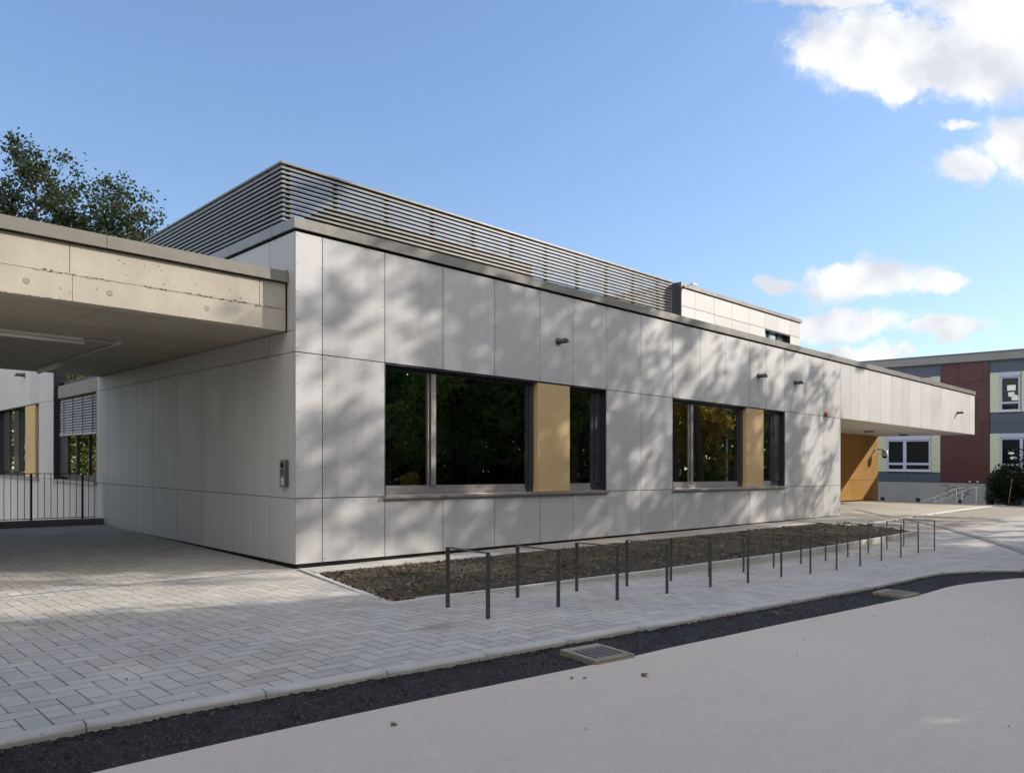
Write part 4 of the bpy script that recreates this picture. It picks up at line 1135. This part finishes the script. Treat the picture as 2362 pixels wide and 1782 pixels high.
# ------------------------------------------------------------------ bicycle stands
FEET = [((-.51, -4.85, -.004), (-.668, -5.776, .02)), ((.815, -4.763, -.077), (.589, -5.734, -.04)), ((2.092, -4.741, -.115), (1.719, -5.802, -.057)),
        ((3.321, -4.75, -.151), (2.890, -5.816, -.099)), ((4.631, -4.709, -.2), (4.127, -5.795, -.141)), ((5.914, -4.689, -.231), (5.144, -5.894, -.143)),
        ((7.327, -4.608, -.298), (6.475, -5.825, -.21)), ((8.717, -4.545, -.342), (7.558, -5.872, -.225)), ((9.977, -4.555, -.363), (8.662, -5.907, -.241)),
        ((11.03, -4.658, -.363), (9.783, -5.932, -.257)), ((12.292, -4.66, -.369), (11.35, -5.791, -.289)), ((13.60, -4.65, -.36), (12.291, -5.885, -.26)),
        ((14.913, -4.639, -.349), (13.804, -5.775, -.284)), ((16.136, -4.654, -.344), (14.676, -5.882, -.246))]
ORD = ['nearest', 'second', 'third', 'fourth', 'fifth', 'sixth', 'seventh', 'eighth', 'ninth', 'tenth', 'eleventh', 'twelfth', 'thirteenth', 'farthest']
for i, (a, b) in enumerate(FEET):
    if i == 0: lab = 'nearest dark steel bicycle stand, leftmost of the row'
    elif i == 13: lab = 'farthest dark steel bicycle stand at the right end of the row, beside the slot drain'
    else: lab = 'dark flat steel bicycle stand, %s of fourteen in the row counted from the nearest' % ORD[i]
    t = thing('bicycle_stand', lab, 'bike stand', (*b[:2], b[2]), 'row of bicycle stands along the planting bed')
    A, B = Vector(a), Vector(b); h = .75; W_ = .062; T_ = .014
    for P in (A, B):
        mb = MB(); mb.box(P.x - W_ / 2, P.x + W_ / 2, P.y - T_ / 2, P.y + T_ / 2, P.z - .25, P.z + h); part(mb, 'leg', M['stand'], t, bevel=.002)
    mb = MB()
    ya, yb = A.y - T_ / 2 - .001, B.y + T_ / 2 + .001; za, zb_ = A.z + h, B.z + h
    ya, yb = A.y + T_ / 2, B.y - T_ / 2
    mb.hull8([(B.x - W_ / 2, yb, zb_ + .001), (B.x + W_ / 2, yb, zb_ + .001), (A.x + W_ / 2, ya, za + .001), (A.x - W_ / 2, ya, za + .001), (B.x - W_ / 2, yb, zb_ + .015), (B.x + W_ / 2, yb, zb_ + .015), (A.x + W_ / 2, ya, za + .015), (A.x - W_ / 2, ya, za + .015)])
    part(mb, 'crossbar', M['stand'], t, bevel=.002)

# ================================================================== OLDER BUILDING ON THE RIGHT
BO = Vector((45.60, .334)); BU = Vector((-.0685, .9977)); BN = Vector((-.9977, -.0685))
def Bp(u, o, z):
    q = BO + BU * u + BN * o; k = 1.18
    x, y, za = CAMX + k * (q.x - CAMX), CAMY + k * (q.y - CAMY), CAMZ + k * (z + SH * q.y - CAMZ)
    return (x, y, za - SH * y)
def bbox(mb, u0, u1, o0, o1, z0, z1, mi=0, tone=.5):
    if u0 > u1: u0, u1 = u1, u0
    mb.hull8([Bp(u1, o1, z0), Bp(u0, o1, z0), Bp(u0, o0, z0), Bp(u1, o0, z0), Bp(u1, o1, z1), Bp(u0, o1, z1), Bp(u0, o0, z1), Bp(u1, o0, z1)], mi, tone)
ob = thing('old_school_wing', 'shaded two storey building with slate blue, dark red and pale green panels over concrete plinth', 'building', (45.6, .33, -.4))
mb = MB()
for u0, u1 in ((2.99, 4.9), (4.906, 8), (8.006, 14)): bbox(mb, u0, u1, -.4, .02, -1.2, 1.03, tone=rnd.random())
bbox(mb, .305, 2.984, -.4, .02, -1.2, 1.03)
part(mb, 'plinth', M['conc_grey'], ob)
mb = MB(); bbox(mb, .2, 14, -.4, .035, 1.031, 1.07); part(mb, 'ledge', M['frame'], ob)
mb = MB()
bbox(mb, 2.72, 14, -.4, 0, 1.071, 8.32); bbox(mb, -14, .094, -.4, 0, -.9, 8.32)
# joints of the blue panels
for z in (1.62, 4.62): bbox(mb, 2.72, 14, 0, .002, z, z + .012, 1)
for u in (4.55,): bbox(mb, u, u + .012, 0, .0025, 1.071, 1.62, 1)
for z in (4.65,): bbox(mb, -14, .09, 0, .002, z, z + .012, 1)
part(mb, 'blue_wall', [M['b_blue'], M['joint']], ob)
mb = MB()
rj = [1.071, 2.39, 3.53, 4.78, 6.04, 7.14, 8.32]
rv = [[.1, 1.3, 2.71], [.1, 2.0, 2.71], [.1, .46, 1.5, 2.41, 2.71], [.1, .774, 2.71], [.1, 1.4, 2.71], [.1, .46, 1.73, 2.71], [.1, .757, 2.71]]
for i, (a, b) in enumerate(zip(rj, rj[1:])):
    for c, d_ in zip(rv[i], rv[i][1:]): bbox(mb, c + .008, d_ - .008, -.4, .06, a + .008, b - .008, 0, rnd.random())
bbox(mb, .1, 2.71, -.4, .045, 1.071, 8.32, 1)
part(mb, 'red_wall', [M['b_red'], M['joint']], ob)
mb = MB(); bbox(mb, -14, 2.862, -.4, .20, 8.37, 8.84); bbox(mb, 2.872, 14, -.4, .20, 8.37, 8.84); bbox(mb, -14, 14, -12, .02, 8.32, 8.37); bbox(mb, -14, 14, -12, -.39, -1, 8.31)
part(mb, 'roof_edge', M['b_roof'], ob)
mb = MB(); bbox(mb, -14, 14, -12, .23, 8.841, 8.90); part(mb, 'coping', M['frame'], ob)
def creams(rects):
    for u0, u1, z0, z1 in rects:
        mb = MB(); bbox(mb, u0, u1, 0, .03, z0, z1, tone=rnd.random()); part(mb, 'pale_panel', M['b_cream'], ob)
creams([(5.84, 6.55, 1.66, 4.0), (2.745, 3.25, 1.66, 4.0), (2.745, 3.25, 5.27, 7.62), (5.84, 6.55, 5.27, 7.62), (-.41, .09, 1.66, 4.007), (-.41, .088, 5.27, 7.62), (-2.0, -1.49, 5.27, 7.62), (-3.4, -2.9, 1.66, 4.0)])
def bwin(u0, u1, z0, z1, mull, trans, papers=()):
    """window with a roller box on top, frame, panes and sill"""
    mb = MB(); zb = z1 - .27
    for a, b, c, d_ in ((u0 + .01, u0 + .12, z0 + .06, zb), (u1 - .12, u1 - .01, z0 + .06, zb), (u0 + .121, u1 - .121, z0 + .06, z0 + .15), (u0 + .121, u1 - .121, zb - .09, zb)):
        bbox(mb, a, b, .002, .05, c, d_)
    for a, b in mull: bbox(mb, a, b, .002, .055, z0 + .151, zb - .091)
    edges = [u0 + .121] + [q for ab in mull for q in ab] + [u1 - .121]
    for a, b in zip(edges[::2], edges[1::2]): bbox(mb, a + .001, b - .001, .002, .048, trans[0], trans[1])
    f = part(mb, 'window', M['b_frame'], ob)
    mb = MB()
    for a, b in zip(edges[::2], edges[1::2]): bbox(mb, a, b, .004, .012, z0 + .151, zb - .091)
    part(mb, 'pane', M['glass_old'], f)
    mb = MB(); bbox(mb, u0, u1, .002, .09, zb + .001, z1); part(mb, 'shutter_box', M['b_frame'], f)
    mb = MB(); bbox(mb, u0 - .03, u1 + .03, .0, .12, z0, z0 + .055); part(mb, 'sill', M['white_al'], f)
    for poly in papers:
        mb = MB(); n = len(poly); fr_ = [Bp(u, .022, z) for u, z in poly]; bk = [Bp(u, .016, z) for u, z in poly]
        mb.face(fr_); mb.face(bk[::-1])
        for i in range(n): mb.face([fr_[i], bk[i], bk[(i + 1) % n], fr_[(i + 1) % n]])
        part(mb, 'paper_cutout', M['paper'], f)
def f_glass_old(nt, b):
    b.inputs['Base Color'].default_value = (.006, .007, .009, 1); b.inputs['Roughness'].default_value = .04; b.inputs['Specular IOR Level'].default_value = .22
M['glass_old'] = mat('dark_old_glass', fn=f_glass_old)
bwin(3.261, 5.836, 1.686, 3.956, [(4.669, 4.861)], (2.1, 2.24))
bwin(3.261, 5.836, 5.29, 7.57, [(4.669, 4.861)], (5.72, 5.86))
def blob(cu, cz, ru, rz, n=10, flat=False):
    return [(cu + ru * math.cos(2 * math.pi * k / n) * rnd.uniform(.85, 1.1), cz + (max(-.5, math.sin(2 * math.pi * k / n)) if flat else math.sin(2 * math.pi * k / n)) * rz * rnd.uniform(.85, 1.05)) for k in range(n)]
bwin(-1.454, -.41, 5.27, 7.614, [], (5.75, 5.87), [[(-.78, 6.84), (-1.2, 6.84), (-1.2, 6.52), (-.78, 6.52)], [(-.82, 6.42), (-1.14, 6.43), (-1.15, 6.18), (-1.02, 6.15), (-.85, 6.17)], blob(-1.2, 6.05, .2, .22, 12, True)])
bwin(-2.9, -.41, 1.70, 4.0, [(-1.568, -1.405)], (2.1, 2.22), [blob(-.98, 2.84, .15, .08), blob(-1.1, 2.55, .2, .09, 12)])
# vents, spray painted digits, small fittings
for u0, u1, z0, z1 in ((5.969, 6.213, -.25, .0), (3.877, 4.127, -.25, .015), (1.503, 1.755, -.25, .015)):
    mb = MB(); bbox(mb, u0, u1, .0, .03, z0, z1, 1)
    for k in range(4): bbox(mb, u0 + .02, u1 - .02, .031, .036, z0 + .03 + k * .055, z0 + .05 + k * .055)
    part(mb, 'wall_vent', [M['frame'], M['joint']], ob)
mb = MB()
def stroke(pts, wd=.035):
    pts = along(smooth(resample(pts, .04), 2), 30)
    L_ = offset(pts, wd / 2); R_ = offset(pts, -wd / 2)
    for i in range(len(pts) - 1):
        mb.face([Bp(*L_[i][:1], .024, L_[i][1]), Bp(L_[i + 1][0], .024, L_[i + 1][1]), Bp(R_[i + 1][0], .024, R_[i + 1][1]), Bp(R_[i][0], .024, R_[i][1])])
stroke([(2.73, .82), (2.58, .86), (2.42, .86), (2.28, .77), (2.26, .64), (2.36, .52), (2.50, .45), (2.33, .43), (2.22, .40), (2.19, .30), (2.28, .2), (2.48, .15)])
part(mb, 'spray_digit', M['spray'], ob); mb = MB()
stroke([(2.14, .70), (2.05, .76), (1.92, .78), (1.80, .70), (1.79, .58), (1.9, .44), (2.03, .33), (1.9, .29), (1.66, .22)])
part(mb, 'spray_digit', M['spray'], ob); mb = MB()
stroke([(1.58, .68), (1.40, .69), (1.17, .68), (1.24, .50), (1.36, .28), (1.50, .08)])
stroke([(1.42, .41), (1.28, .385), (1.12, .35)])
part(mb, 'spray_digit', M['spray'], ob)
for u in (1.13, .72):
    mb = MB(); bbox(mb, u - .04, u + .04, .061, .12, 1.10, 1.16); part(mb, 'wall_fitting', M['white'], ob)
def handrail(off, pts, posts, lab):
    t = thing('handrail', lab, 'handrail', Bp(pts[0][0], off, -.4), 'handrails of the stair by the older building')
    mb = MB(); mb.tube([Bp(u, off, z) for u, z in pts], .025, 10); part(mb, 'rail', M['rail_dull'], t)
    for u in posts:
        zt = interp(sorted([(a, b) for a, b in pts]), u)
        mb = MB(); mb.tube([Bp(u, off, -.7), Bp(u, off, zt)], .022, 8); part(mb, 'post', M['rail_dull'], t)
handrail(2.7, [(2.95, -.34), (2.73, -.24), (.56, .80), (.50, .815), (.22, .835), (.16, .82), (.14, .76)], [2.056, 1.017, .309], 'front handrail of the stair, rising to the right with a bent end')
handrail(1.5, [(4.0, -.38), (3.717, -.28), (1.49, .73), (1.42, .745), (1.14, .755), (1.09, .72)], [2.7, 1.555], 'rear handrail of the stair, closer to the graffiti on the plinth')
br = thing('broom', 'long handled broom standing upright against the dark shrubs', 'broom', (42.2, -1.28, G(42, -1.2)))
mb = MB(); gz = G(42.2, -1.2)
mb.tube([(42.25, -1.27, gz + .06), (42.45, -1.40, gz + 1.45)], .016, 8); part(mb, 'handle', M['wood'], br)
mb = MB(); mb.bar((42.1, -1.02, gz + .045), (42.35, -1.55, gz + .045), .09, .05); part(mb, 'head', M['slat_dark'], br)

# ================================================================== TREES AND SHRUBS
def leaf(mb, c, r_, tone, nrm=None):
    n_ = Vector((rnd.gauss(0, 1), rnd.gauss(0, 1), rnd.gauss(.35, 1))).normalized()
    a = n_.cross(Vector((rnd.gauss(0, 1), rnd.gauss(0, 1), rnd.gauss(0, 1)))).normalized(); b = n_.cross(a)
    mb.face([tuple(c + a * r_), tuple(c + b * r_ * .62), tuple(c - a * r_), tuple(c - b * r_ * .62)], tone=tone)
def make_tree(seed, H, trunk_r, z_crown, rx, nlimb, nclump, nleaf, lr, top=1.0, wide_at=.42, spread=.55, goldtop=0.0):
    """trunk+limbs and crown collected around the tree's own foot"""
    global rnd
    old = rnd; rnd = random.Random(seed)
    T = MB(); K = MB()
    lean = Vector((rnd.uniform(-.04, .04), rnd.uniform(-.04, .04), 0))
    ax = lambda h: Vector((lean.x * h + .25 * math.sin(h * .35 + seed), lean.y * h + .25 * math.cos(h * .3 + seed * 2), h))
    hs = [H * .94 * i / 12 for i in range(13)]
    T.tube([ax(h) for h in hs], [trunk_r * (1 - .93 * (h / H) ** .8) + (.25 * trunk_r if h == 0 else 0) for h in hs], 9)
    def crown_r(h):
        t = (h - z_crown) / (H - z_crown)
        if t < 0 or t > 1: return .15
        return rx * (math.sin(math.pi * min(1, (t + .12) / 1.12) ** (.9)) ** .75) * (1 - .25 * t)
    tips = []
    for i in range(nlimb):
        t = (i + rnd.random()) / nlimb; h0 = z_crown * .9 + (H * .86 - z_crown * .9) * t ** 1.1
        g = i * 2.4 + rnd.uniform(-.5, .5); L = crown_r(h0 + .15 * (H - h0)) * rnd.uniform(.75, 1.08)
        up = rnd.uniform(.35, .9) * (1.0 if t < .8 else 1.5)
        p0 = ax(h0); dirv = Vector((math.cos(g), math.sin(g), up)).normalized()
        pts = [p0]; dcur = dirv.copy(); segs = 6
        for k in range(segs):
            dcur = (dcur + Vector((rnd.gauss(0, .16), rnd.gauss(0, .16), rnd.gauss(.05, .12)))).normalized()
            pts.append(pts[-1] + dcur * L / segs)
        r0 = trunk_r * .42 * (1 - .75 * h0 / H)
        T.tube(pts, [max(.012, r0 * (1 - .9 * k / segs)) for k in range(segs + 1)], 6, cap=False)
        tips.append(pts[-1])
        for k in range(2, segs + 1):
            for _ in range(2):
                q = pts[k]; d2 = (dcur + Vector((rnd.gauss(0, .8), rnd.gauss(0, .8), rnd.gauss(.25, .5)))).normalized(); l2 = L * rnd.uniform(.18, .42)
                e = [q, q + d2 * l2 * .5 + Vector((0, 0, rnd.uniform(0, .1))), q + d2 * l2]
                T.tube(e, [max(.01, r0 * .3), .012, .006], 5, cap=False); tips += [e[1], e[2]]
    for c in range(nclump):
        base = rnd.choice(tips)
        cl_ = lambda v: max(-1.25, min(1.25, v))
        cc = base + Vector((cl_(rnd.gauss(0, 1)), cl_(rnd.gauss(0, 1)), cl_(rnd.gauss(.1, .8)))) * spread
        tone0 = rnd.random(); sz = rnd.uniform(.3, .72)
        for _ in range(max(3, int(nleaf * rnd.uniform(.5, 1.4)))):
            p = cc + Vector((rnd.gauss(0, 1), rnd.gauss(0, 1), rnd.gauss(0, .75))) * sz * .62
            tn = min(1, max(0, tone0 * .6 + rnd.random() * .42 + goldtop * (p.z / H - .5)))
            leaf(K, p, lr * rnd.uniform(.6, 1.3), tn)
    rnd = old
    return T, K
PROTO = {}
def place_tree(key, args, x, y, rz, sc, label, group, leafmat, zb=None, cat='tree', name='tree'):
    if key not in PROTO:
        T, K = make_tree(*args[0], **args[1]); PROTO[key] = [T.build('trunk', M['bark'], shear=False), K.build('crown', M[leafmat], shear=False)]
        first = True
    else: first = False
    z = (G(x, y) - .25) if zb is None else zb
    t = thing(name, label, cat, (x, y, 0), group); t.location.z = SH * max(-40, min(45, y)) + z
    t.rotation_euler.z = rz; t.scale = (sc, sc, sc)
    for o in PROTO[key]:
        c = o if first else o.copy()
        if not first: C.objects.link(c)
        c.parent = t
        nm = o.name.split('.')[0]
    return t
TA = ((11, 17.5, .26, 2.4, 5.4, 26, 420, 34, .17), dict(spread=.7))
TB = ((23, 17.0, .24, 5.5, 4.6, 24, 230, 26, .16), dict(spread=.6))
TC = ((35, 23.4, .34, 14.8, 4.3, 26, 330, 40, .125), dict(spread=.62))
TD = ((41, 19.6, .24, 13.2, 3.0, 22, 210, 38, .115), dict(spread=.5, goldtop=.1))
# the trees that rise above the canopy
place_tree('oak', TC, 5.7, 42.5, .4, .965, 'tallest leafy tree at the far left behind the concrete canopy', 'trees behind the canopy', 'leaf', zb=-1)
place_tree('ash', TD, 8.6, 39.9, 1.2, 1.07, 'smaller lighter tree right of the tallest one, behind the canopy', 'trees behind the canopy', 'leaf', zb=-1)
place_tree('ash', TD, 10.2, 38.6, 4.0, .97, 'lowest of the trees behind the canopy, touching the rooftop slats', 'trees behind the canopy', 'leaf', zb=-1)
place_tree('oak', TC, 2.1, 46.0, 3.0, .88, 'leafy tree cut by the left edge of the picture behind the concrete canopy', 'trees behind the canopy', 'leaf', zb=-1)
# sunlit trees mirrored in the courtyard windows
place_tree('lush', TA, -6.0, 41.0, .3, .9, 'bright green bushy tree across the courtyard, mirrored in the nearer courtyard window', 'trees across the courtyard', 'leaf_lush', zb=-2)
place_tree('lush', TA, -11.0, 48.0, 2.0, .95, 'bright green bushy tree mirrored in the courtyard window at the left edge', 'trees across the courtyard', 'leaf_lush', zb=-2)
# trees across the road: they shade the forecourt and are mirrored in the street windows
TB = ((23, 20.5, .30, 9.6, 4.1, 26, 90, 46, .14), dict(spread=.78))
STREET = [('shade', TA, 13.0, -15.2, .2, .70), ('shade', TA, 18.0, -15.8, 1.9, .68), ('shade', TA, 23.0, -15.2, 3.3, .70), ('shade', TA, 7.5, -16.5, 4.3, .66), ('shade', TA, 28.0, -16.2, 5.1, .70),
          ('shade', TA, 10.2, -17.4, 2.7, .70), ('shade', TA, 15.5, -19.8, 2.2, .92), ('shade', TA, 21.0, -20.2, .9, .90), ('shade', TA, 26.5, -20.0, 4.0, .92),
          ('airy', TB, 23.7, -13.7, 5.6, 1.05), ('airy', TB, 27.6, -14.3, 0.7, 1.0), ('airy', TB, 32.6, -13.8, 2.9, 1.02), ('airy', TB, 36.6, -14.4, 4.4, .99), ('airy', TB, 40.6, -14.0, 1.4, .93)]
WHERE = ['second', 'third', 'fourth', 'first', 'fifth', 'between the first two', 'first of its rear', 'second of its rear', 'third of its rear']
n1 = n2 = 0
for key, a, x, y, rz, sc in STREET:
    if key == 'shade':
        lab = 'dense broad street tree mirrored in the window panes, %s along the row' % WHERE[n1]; n1 += 1
    else:
        lab = 'tall airy street tree across the road dappling the wall, %s of five' % ['leftmost', 'second from left', 'middle one', 'second from right', 'rightmost'][n2]; n2 += 1
    place_tree(key, a, x, y, rz, sc, lab, 'street trees across the road', 'leaf_street')
TG = ((57, 7.5, .12, 2.2, 2.9, 16, 200, 30, .12), dict(spread=.5))
place_tree('gold', TG, 39.5, -16.5, .9, 1.0, 'small golden autumn tree across the road, mirrored in the farther street window', None, 'leaf_gold')
def shrub(name, label, x, y, rx, ry, h, n, lr, m, cat='shrub', group=None, seed=1, loose=.0, box=False, clumps=0):
    global rnd
    old = rnd; rnd = random.Random(seed)
    mb = MB(); z0 = G(x, y)
    for _ in range(n):
        if box:
            p = Vector((rnd.uniform(-1, 1) * rx, rnd.uniform(-1, 1) * ry, rnd.random() * h))
            p += Vector((0, 0, .15 * mnoise.noise((p.x, p.y, 1))))
        else:
            d_ = Vector((rnd.gauss(0, 1), rnd.gauss(0, 1), rnd.gauss(0, 1))).normalized(); k = rnd.random() ** .4
            bump_ = 1 + .35 * mnoise.noise(tuple(d_ * 2.2 + Vector((seed, 0, 0)))) + loose * rnd.gauss(0, .15)
            p = Vector((d_.x * rx * k * bump_, d_.y * ry * k * bump_, h * .5 + d_.z * h * .5 * k * bump_))
            if p.z < 0: p.z = rnd.random() * .2
        leaf(mb, Vector((x, y, z0)) + p, lr * rnd.uniform(.6, 1.3), min(1, max(0, .5 + .9 * mnoise.noise(tuple(p * 1.6)) + rnd.gauss(0, .12))))
    t = thing(name, label, cat, (x, y, z0), group)
    part(mb, 'foliage', M[m], t)
    tb = MB()
    for k in range(9):
        g = rnd.uniform(0, 6.28); tb.tube([(x + .1 * math.cos(g), y + .1 * math.sin(g), z0 - .1), (x + rx * .5 * math.cos(g), y + ry * .5 * math.sin(g), z0 + h * .55), (x + rx * .75 * math.cos(g), y + ry * .75 * math.sin(g), z0 + h * .92)], [.03, .018, .006], 5)
    part(tb, 'stems', M['bark'], t)
    rnd = old
    return t
shrub('shrub', 'dense dark evergreen shrub at the foot of the older building', 43.2, -1.05, .95, 1.0, 2.25, 5200, .075, 'leaf_dark', seed=5)
shrub('shrub', 'taller loose dark shrub at the right edge, its twigs reaching across a window', 43.6, -2.3, 1.25, 1.2, 3.3, 3600, .075, 'leaf_dark', seed=8, loose=1.2)
shrub('shrub', 'small scrubby shrub half hidden beside the dark evergreen one', 44.2, .05, .35, .4, 1.0, 500, .05, 'leaf_dark', seed=18, loose=1)
shrub('hedge', 'clipped green hedge across the road, mirrored low in the farther street window', 34.0, -17.5, 6.5, .8, 1.7, 9000, .10, 'leaf', cat='hedge', seed=9, box=True)
shrub('hedge', 'long dark hedge across the road behind the street trees', 14.0, -19.0, 12.0, .9, 2.6, 9000, .16, 'leaf_dark', cat='hedge', seed=10, box=True)
shrub('shrub', 'large sunlit yellow green shrub mirrored in the courtyard windows', -5.5, 37.0, 5.5, 2.2, 8.0, 9000, .16, 'leaf_lush', seed=31, loose=.6)
shrub('hedge', 'tall dense conifer hedge added out of view on the left to darken the side wall', -15.0, -9.0, 1.3, 22.0, 11.5, 11000, .45, 'leaf_dark', cat='hedge', seed=12, box=True)  # added unseen blocker, keeps sky light off the courtyard side wall
lp = thing('street_lamp', 'plain grey lamp post across the road, mirrored in the farther street window', 'street lamp', (41.5, -15.2, G(41.5, -14)))
mb = MB(); z0 = G(41.5, -14); mb.tube([(41.5, -15.2, z0 - .2), (41.5, -15.2, z0 + 1), (41.5, -15.2, z0 + 6.5)], [.08, .075, .045], 12); part(mb, 'pole', M['white_al'], lp)
mb = MB(); mb.tube([(41.5, -15.2, z0 + 6.4), (41.5, -15.2, z0 + 6.7), (41.5, -15.2, z0 + 6.85)], [.16, .26, .1], 14); part(mb, 'lamp_head', M['white_al'], lp)
for i, (x, y) in enumerate(((44.5, -15.6), (47.2, -15.8))):
    z0 = G(45, -14)
    t = thing('bench', 'pale slatted bench across the road, %s of two mirrored in the farther street window' % ('nearer', 'farther')[i], 'bench', (x, y, z0), 'benches across the road')
    mb = MB()
    for k in range(4): mb.box(x - .9, x + .9, y - .22 + k * .12, y - .13 + k * .12, z0 + .43, z0 + .46)
    part(mb, 'seat', M['pale'], t)
    mb = MB()
    for k in range(3): mb.box(x - .9, x + .9, y - .30, y - .27, z0 + .55 + k * .12, z0 + .64 + k * .12)
    part(mb, 'backrest', M['pale'], t)
    for sx in (-.75, .75):
        mb = MB(); mb.box(x + sx - .03, x + sx + .03, y - .32, y - .264, z0 - .1, z0 + .85); mb.box(x + sx - .03, x + sx + .03, y - .264, y + .24, z0 + .37, z0 + .425); mb.box(x + sx - .03, x + sx + .03, y + .18, y + .24, z0 - .1, z0 + .37); part(mb, 'leg', M['frame'], t)
# the wood beyond the street trees, one dark mass
mb = MB(); r_old = rnd; rnd = random.Random(77)
for _ in range(22000):
    x = rnd.uniform(-35, 95); y = -30 + rnd.gauss(0, 2.2); hm = 18 + 2.0 * mnoise.noise((x * .11, 0, 0)) + 1.4 * mnoise.noise((x * .5, 0, 4))
    z = -1 + hm * rnd.random() ** 1.15
    leaf(mb, Vector((x, y, z)), rnd.uniform(.4, .9), min(1, max(0, .4 + .8 * mnoise.noise((x * .4, z * .4, 2)) + rnd.gauss(0, .1))))
rnd = r_old
stuff(mb.build('wood', M['leaf_street']))

for o in bpy.data.objects:
    if 'org' in o: del o['org']
